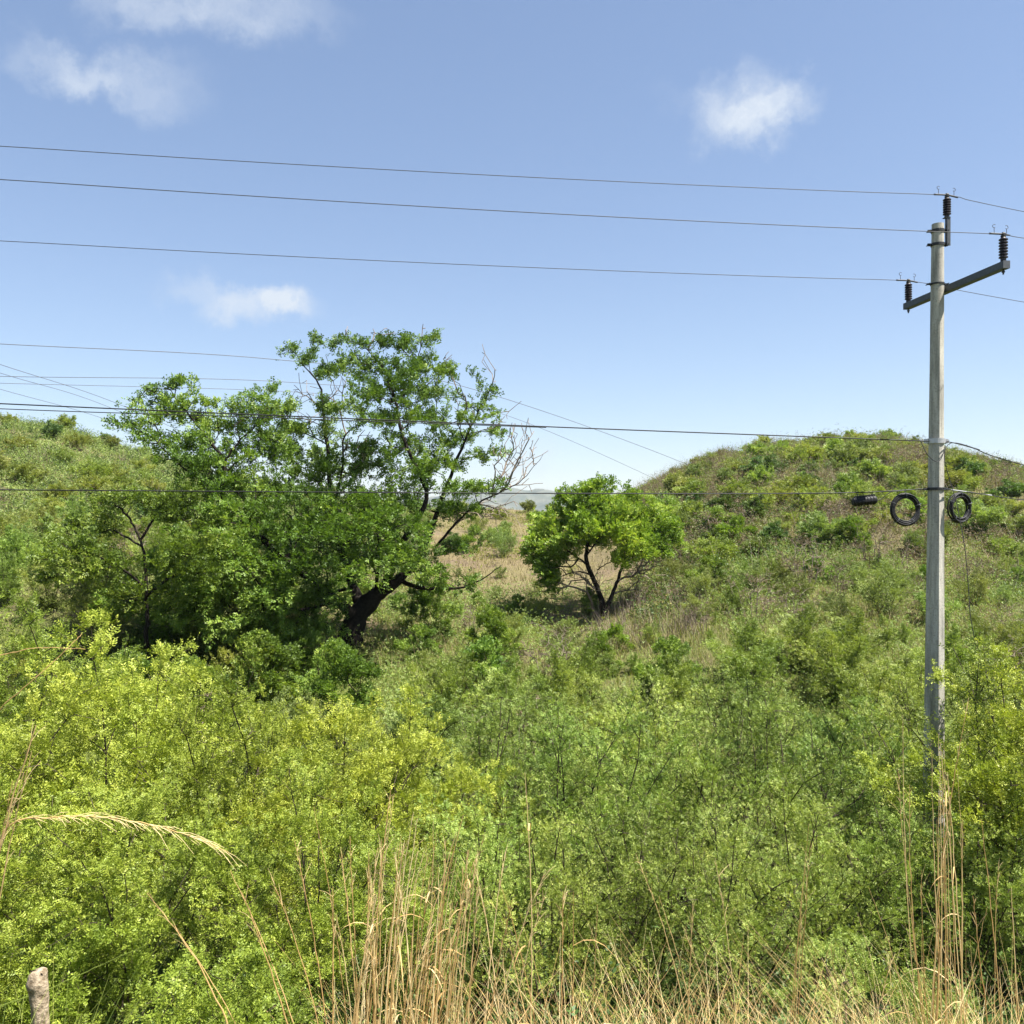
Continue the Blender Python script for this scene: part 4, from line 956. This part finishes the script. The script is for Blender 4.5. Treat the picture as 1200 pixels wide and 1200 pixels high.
# far lines crossing behind the trees and the right hill
fg = 'thin far power lines crossing the valley'
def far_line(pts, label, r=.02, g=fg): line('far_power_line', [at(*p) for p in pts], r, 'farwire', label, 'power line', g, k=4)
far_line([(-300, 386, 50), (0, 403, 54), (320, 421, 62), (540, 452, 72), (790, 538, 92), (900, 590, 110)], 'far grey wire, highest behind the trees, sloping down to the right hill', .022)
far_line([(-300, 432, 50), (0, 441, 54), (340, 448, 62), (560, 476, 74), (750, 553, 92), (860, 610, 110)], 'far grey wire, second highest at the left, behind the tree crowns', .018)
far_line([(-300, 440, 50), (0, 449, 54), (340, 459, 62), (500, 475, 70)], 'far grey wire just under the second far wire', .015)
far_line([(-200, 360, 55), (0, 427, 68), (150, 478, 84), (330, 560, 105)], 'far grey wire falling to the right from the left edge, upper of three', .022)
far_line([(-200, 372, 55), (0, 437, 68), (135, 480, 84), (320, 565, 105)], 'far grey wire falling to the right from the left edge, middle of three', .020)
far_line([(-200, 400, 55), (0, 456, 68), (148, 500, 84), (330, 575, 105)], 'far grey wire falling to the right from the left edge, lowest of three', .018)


# ------------------------------------------------------------------ dry canes and grasses in front
def cane(mb, P, r0, rng, plume=0.0, leaves=0):
    S = smooth_poly(np.array(P, float), 7); n = len(S); r = r0 * 1.15 * (1 - .7 * (np.arange(n) / (n - 1)) ** 1.3); S[1:-1] += rng.normal(0, r0 * .5, (n - 2, 3))
    mb.tube(S, r, 5, True, tint=float(rng.uniform(.3, .95)))
    if plume:    # side threads of the old seed head
        k0 = int(n * (1 - plume))
        for i in range(k0, n - 1):
            for _ in range(2):
                d = unit(unit(S[min(i + 1, n - 1)] - S[i - 1]) * 1.5 + rng.normal(0, .35, 3) + np.array([0, 0, -.15])); ln = rng.uniform(.05, .16)
                mb.tube([S[i], S[i] + d * ln * .5, S[i] + d * ln + np.array([0, 0, -.02])], [.0016, .0012, .0006], 3, False, tint=.8)
    for _ in range(leaves):
        i = int(rng.uniform(.15, .8) * n); a = rng.uniform(0, 6.283); L1 = rng.uniform(.25, .6); dr = np.array([math.cos(a), math.sin(a), 0]); w = np.cross(dr, [0, 0, 1]) * rng.uniform(.004, .008)
        pts = [S[i] + dr * L1 * t * .7 + np.array([0, 0, 1.0]) * (L1 * .6 * t - L1 * .9 * t * t) for t in np.linspace(0, 1, 6)]
        V = []; 
        for q, p in enumerate(pts): f = 1 - (q / 5) ** 2 * .95; V += [p - w * f, p + w * f]
        mb.add(V, [[2 * q, 2 * q + 1, 2 * q + 3, 2 * q + 2] for q in range(5)], None, float(rng.uniform(.2, .8)))


def cane_clump(stalks, seed, label, group='clumps of tall dry canes in front', r=.006, mat='straw', plume=.3, leaves=1, base=None):
    """stalks: list of (base px, top px, top py, distance, bow px)"""
    rng = np.random.default_rng(seed); mb = MB(); ps = []
    for bx, tx, ty, d, bow in stalks:
        T = at(tx, ty, d); gb = np.array([(bx - 600) / F * d, d + rng.uniform(-.15, .15), 0]); gb[2] = ground_z(gb[0], gb[1]) - .05
        m = gb * .5 + T * .5; m[0] += bow * d / F; q = gb * .22 + T * .78; q[0] += bow * .8 * d / F
        ps.append(gb); cane(mb, [gb, m, q, T], r * rng.uniform(.6, 1.15), rng, plume if rng.random() < .7 else 0, leaves if rng.random() < .6 else 0)
    c = np.mean(ps, 0); me = mb.mesh('dry_canes', M[mat], False); me.transform(__import__('mathutils').Matrix.Translation(-Vector(c)))
    o = link('dry_canes', me, None, tuple(c)); tag(o, label, 'dry cane', group)


rc = random.Random(77)
cl = [(430 + rc.gauss(0, 28), 0, 0, 0, 0) for _ in range(1)]
st = []
for i in range(60):
    bx = rc.uniform(395, 520); h = rc.uniform(990, 1120) if i % 4 else rc.uniform(950, 1010); st.append((bx, bx + rc.uniform(0, 62) * (1 if rc.random() < .85 else -.6), h, rc.uniform(5.6, 6.5), rc.uniform(-14, 10)))
st += [(435, 458, 925, 6.0, -8), (440, 462, 930, 6.1, -10), (452, 470, 980, 6.0, -6), (480, 543, 955, 6.1, -12), (470, 535, 975, 6.0, -14), (448, 474, 985, 5.9, -8)]
cane_clump(st, 1, 'dense clump of tall dry canes at the bottom left of centre', leaves=1, r=.0055)
cane_clump([(1081, 1058, 838, 6.4, -6), (1109, 1066, 920, 6.4, -8), (1103, 1052, 900, 6.5, -5), (1092, 1100, 860, 6.2, 2), (1109, 1104, 880, 6.3, 0), (1124, 1102, 870, 6.25, 3), (1112, 1092, 880, 6.2, -3), (1132, 1112, 930, 6.3, 0), (1131, 1110, 905, 6.4, 2), (1086, 1135, 822, 6.4, -14),
            (1132, 1122, 900, 6.5, 6), (1080, 1098, 960, 6.1, 4), (1120, 1108, 975, 6.15, -2), (1090, 1106, 985, 6.0, 4), (1133, 1128, 960, 6.2, 0), (1098, 1104, 900, 6.1, 2), (1090, 1100, 930, 6.1, 5), (1109, 1080, 1020, 6.0, -6), (1119, 1157, 1062, 5.9, -10), (1118, 1106, 868, 6.1, 1)], 2,
           'slim clump of tall dry canes standing before the foot of the concrete pole', plume=.22, leaves=1, r=.0044)
cane_clump([(915, 948, 965, 6.0, -4), (920, 944, 1010, 6.0, -2), (922, 940, 1040, 6.1, 2), (925, 950, 985, 6.05, 0)], 3, 'lone pair of seed stalks between the centre bushes and the pole', leaves=0, r=.004)
cane_clump([(620, 615, 905, 6.3, 6), (560, 592, 998, 6.2, -6), (570, 640, 1020, 6.0, -20), (650, 585, 1030, 6.0, 10), (655, 660, 1045, 5.9, 0), (664, 672, 1045, 5.9, 2), (560, 600, 1055, 6, -8), (600, 555, 1010, 6.1, 8), (690, 700, 1060, 6.0, 0), (590, 640, 1045, 5.8, -15), (545, 560, 1040, 5.8, -4)], 4,
           'sparse crossing dry canes right of the dense clump', leaves=1, r=.0048)
cane_clump([(385, 283, 1045, 5.6, 8), (400, 270, 1020, 5.9, 12), (360, 172, 1046, 5.5, 26), (330, 205, 1085, 5.4, 22), (410, 318, 1028, 5.8, 14), (420, 368, 945, 6.0, 6), (405, 345, 985, 6.0, 8), (430, 400, 1000, 6.0, 4), (395, 390, 1040, 5.9, 0)], 5,
           'dry stalks leaning left before the lime bushes', leaves=0, r=.0048)
cane_clump([(830, 745, 1000, 5.9, 16), (845, 772, 1050, 5.9, 10), (880, 800, 1085, 5.8, 10), (870, 838, 1005, 6.0, 6), (1085, 1018, 1040, 6.0, 14), (1060, 990, 1120, 5.8, 8), (800, 812, 1060, 5.9, 0), (1015, 973, 1110, 5.9, 3), (990, 1045, 1125, 5.8, -8)], 6,
           'scattered thin dry stalks leaning left at the bottom right', leaves=0, r=.0042)
cane_clump([(-60, 42, 850, 4.3, -22), (-50, 37, 880, 4.35, -18), (-55, 15, 915, 4.3, -14), (-70, 28, 905, 4.4, -20)], 8, 'upright dry stalks crossing at the left edge', leaves=0, r=.0052, plume=.35)
cane_clump([(1180, 1170, 1010, 6.4, -4), (1190, 1150, 960, 6.6, 2), (1205, 1185, 1040, 6.2, -2), (1170, 1140, 1050, 6.3, 0)], 9, 'shaded dry stalks near the right edge', leaves=0, r=.004)


def arched(pts, r, seed, label, plume=.6, mat='straw'):
    rng = np.random.default_rng(seed); mb = MB(); P = [at(*p) for p in pts]; g = np.array([P[0][0] - .55, P[0][1] + .05, 0]); g[2] = ground_z(g[0], g[1]) - .05
    cane(mb, [g, g * .45 + P[0] * .55 + np.array([-.10, 0, 0]), g * .12 + P[0] * .88 + np.array([-.03, 0, .02])] + P, r, rng, plume); me = mb.mesh('arching_stalk', M[mat]); me.transform(__import__('mathutils').Matrix.Translation(-Vector(g)))
    tag(link('arching_stalk', me, None, tuple(g)), label, 'dry stalk', 'single arching dry stalks at the left')


arched([(10, 968, 4.4), (60, 958, 4.4), (110, 957, 4.4), (165, 964, 4.42), (215, 977, 4.45), (268, 999, 4.5)], .0048, 11, 'pale arching dry seed stalk curving right across the lime bushes')
arched([(-12, 846, 4.8), (35, 800, 4.8), (82, 757, 4.85), (96, 742, 4.9)], .004, 12, 'straight thin dry stalk slanting up from the left edge', 0)
arched([(-20, 780, 5.0), (15, 765, 5.0), (50, 759, 5.0), (100, 761, 5.05)], .004, 13, 'thin curved straw just above the slanting stalk at the left edge', 0)
arched([(-25, 1190, 5.5), (60, 1157, 5.6), (110, 1135, 5.65), (175, 1106, 5.7)], .006, 14, 'yellow green stem passing behind the rough post top', 0, 'grass')


def near_grass():
    rng = np.random.default_rng(101)
    def mk(n, p0, p1, d0, d1, h0, h1, w, mat, label, name, lean=.35):
        px = rng.uniform(p0, p1, n); d = rng.uniform(d0, d1, n); x = (px - 600) / F * d; k = noise2(x * 1.6, d * 1.6, 7) > .28; x, d = x[k], d[k]; m_ = len(x)
        V, Q, m = blades(m_, np.stack([x, d, height(x, d) - .03], 1), rng.uniform(h0, h1, m_), lean, w, rng, .9, 6); o = link(name, mesh_from(name, V, Q, M[mat], np.repeat(rng.random(m_), m))); o['kind'] = 'stuff'; tag(o, label, 'grass')
    mk(4300, 360, 1260, 4.9, 6.1, .5, 1.1, .0034, 'straw', 'tangled dead grass along the bottom of the picture', 'dead_grass', .7)
    mk(420, 380, 1260, 4.9, 6.4, .5, 1.15, .006, 'grass', 'yellow green grass blades among the dead grass', 'green_grass')
    mk(700, 380, 1260, 5.0, 6.8, .8, 1.5, .0024, 'straw', 'thin dead stems behind the bottom grass', 'dead_stems', .22)
    mk(500, -60, 70, 4.0, 5.0, .7, 1.2, .004, 'grass', 'green grass tuft at the left edge', 'green_grass')


near_grass()


def fence_post():
    rng = np.random.default_rng(9); T = at(51, 1136, 5.8 * .92); z0 = ground_z(T[0], T[1]); h = T[2] - z0; root = empty('fence_post', (T[0], T[1], z0)); k = 22; zs = list(np.linspace(-.2, h - .17, 34)) + list(np.linspace(h - .16, h - .012, 12)); V = []
    ph = rng.uniform(0, 6.28, 8)
    for z in zs:
        t = z / h; a = np.arange(k) * 2 * math.pi / k; r = .056 - .008 * t
        r = r * (1 + .06 * np.sin(3 * a + ph[0] + z * 2) + .04 * np.sin(5 * a + ph[1] - z * 5) + .05 * math.sin(z * 23 + ph[2]) + .03 * np.sin(2 * a + z * 40))
        kn = math.exp(-((z - (h - .075)) / .045) ** 2); r = r * (1 + .34 * kn * (.7 + .5 * np.cos(a - 3.6))) + rng.normal(0, .0012, k)
        dx = -.02 * t + .012 * math.sin(z * 3); V.append(np.stack([np.cos(a) * r + dx, np.sin(a) * r, np.full(k, z) + (.018 * np.cos(a + .5)) * max(0, (z - h + .1) / .1)], 1))
    n = len(zs); V = np.concatenate(V); i = np.arange(n - 1)[:, None] * k; j = np.arange(k)[None]; j2 = (j + 1) % k; Q = np.stack([i + j, i + j2, i + k + j2, i + k + j], -1).reshape(-1, 4)
    topc = V[-k:].mean(0) + [0, 0, .012]; inner = topc + (V[-k:] - topc) * .62 + [0, 0, .010]; V = np.vstack([V, inner, topc]); b0 = (n - 1) * k; b1 = n * k; c = len(V) - 1
    Q = np.vstack([Q, [[b0 + q, b0 + (q + 1) % k, b1 + (q + 1) % k, b1 + q] for q in range(k)]]); b = MB(); b.add(V, Q, [[c, b1 + q, b1 + (q + 1) % k] for q in range(k)]); b.build('post_body', M['post'], root, True)
    s = MB(); s.tube(smooth_poly(np.array([topc + [-.032, -.030, .002], topc + [-.005, -.022, .004], topc + [.030, -.030, -.008], topc + [.040, -.028, -.02]]), 5), .0035, 6); s.build('crack', M['bark'], root)
    tag(root, 'rough weathered wooden fence post with a knobby cut top at the bottom left', 'fence post')


fence_post()

# thin bare sticks of last year's growth standing among the hill bushes, and wispy tops along the crest
def sticks(name, n, p0, p1, d0, d1, h0, h1, w, seed, label, mat='pale', thr=.45):
    rng = np.random.default_rng(seed); px = rng.uniform(p0, p1, n); d = np.sqrt(rng.uniform(d0 ** 2, d1 ** 2, n)); x = (px - 600) / F * d
    k = noise2(x / 2.5, d / 2.5, seed) > thr; x, d = x[k], d[k]; x = np.repeat(x, 7) + rng.normal(0, .12, len(x) * 7); d = np.repeat(d, 7) + rng.normal(0, .12, len(d) * 7); m_ = len(x)
    V, Q, m = blades(m_, np.stack([x, d, height(x, d) - .05], 1), rng.uniform(h0, h1, m_), .35, w, rng, .2, 3)
    o = link(name, mesh_from(name, V, Q, M[mat], np.repeat(rng.random(m_), m))); o['kind'] = 'stuff'; tag(o, label, 'twigs')


sticks('dead_sticks', 900, 760, 1290, 32, 76, .6, 1.6, .011, 201, 'pale dead sticks among the bushes of the right hill')
sticks('dead_sticks', 320, -100, 430, 36, 76, .6, 1.6, .011, 202, 'pale dead sticks among the bushes of the left hill')
sticks('dead_sticks', 160, 700, 830, 27, 36, .4, 1.2, .008, 203, 'grey dead sticks around and right of the round tree', thr=.3)
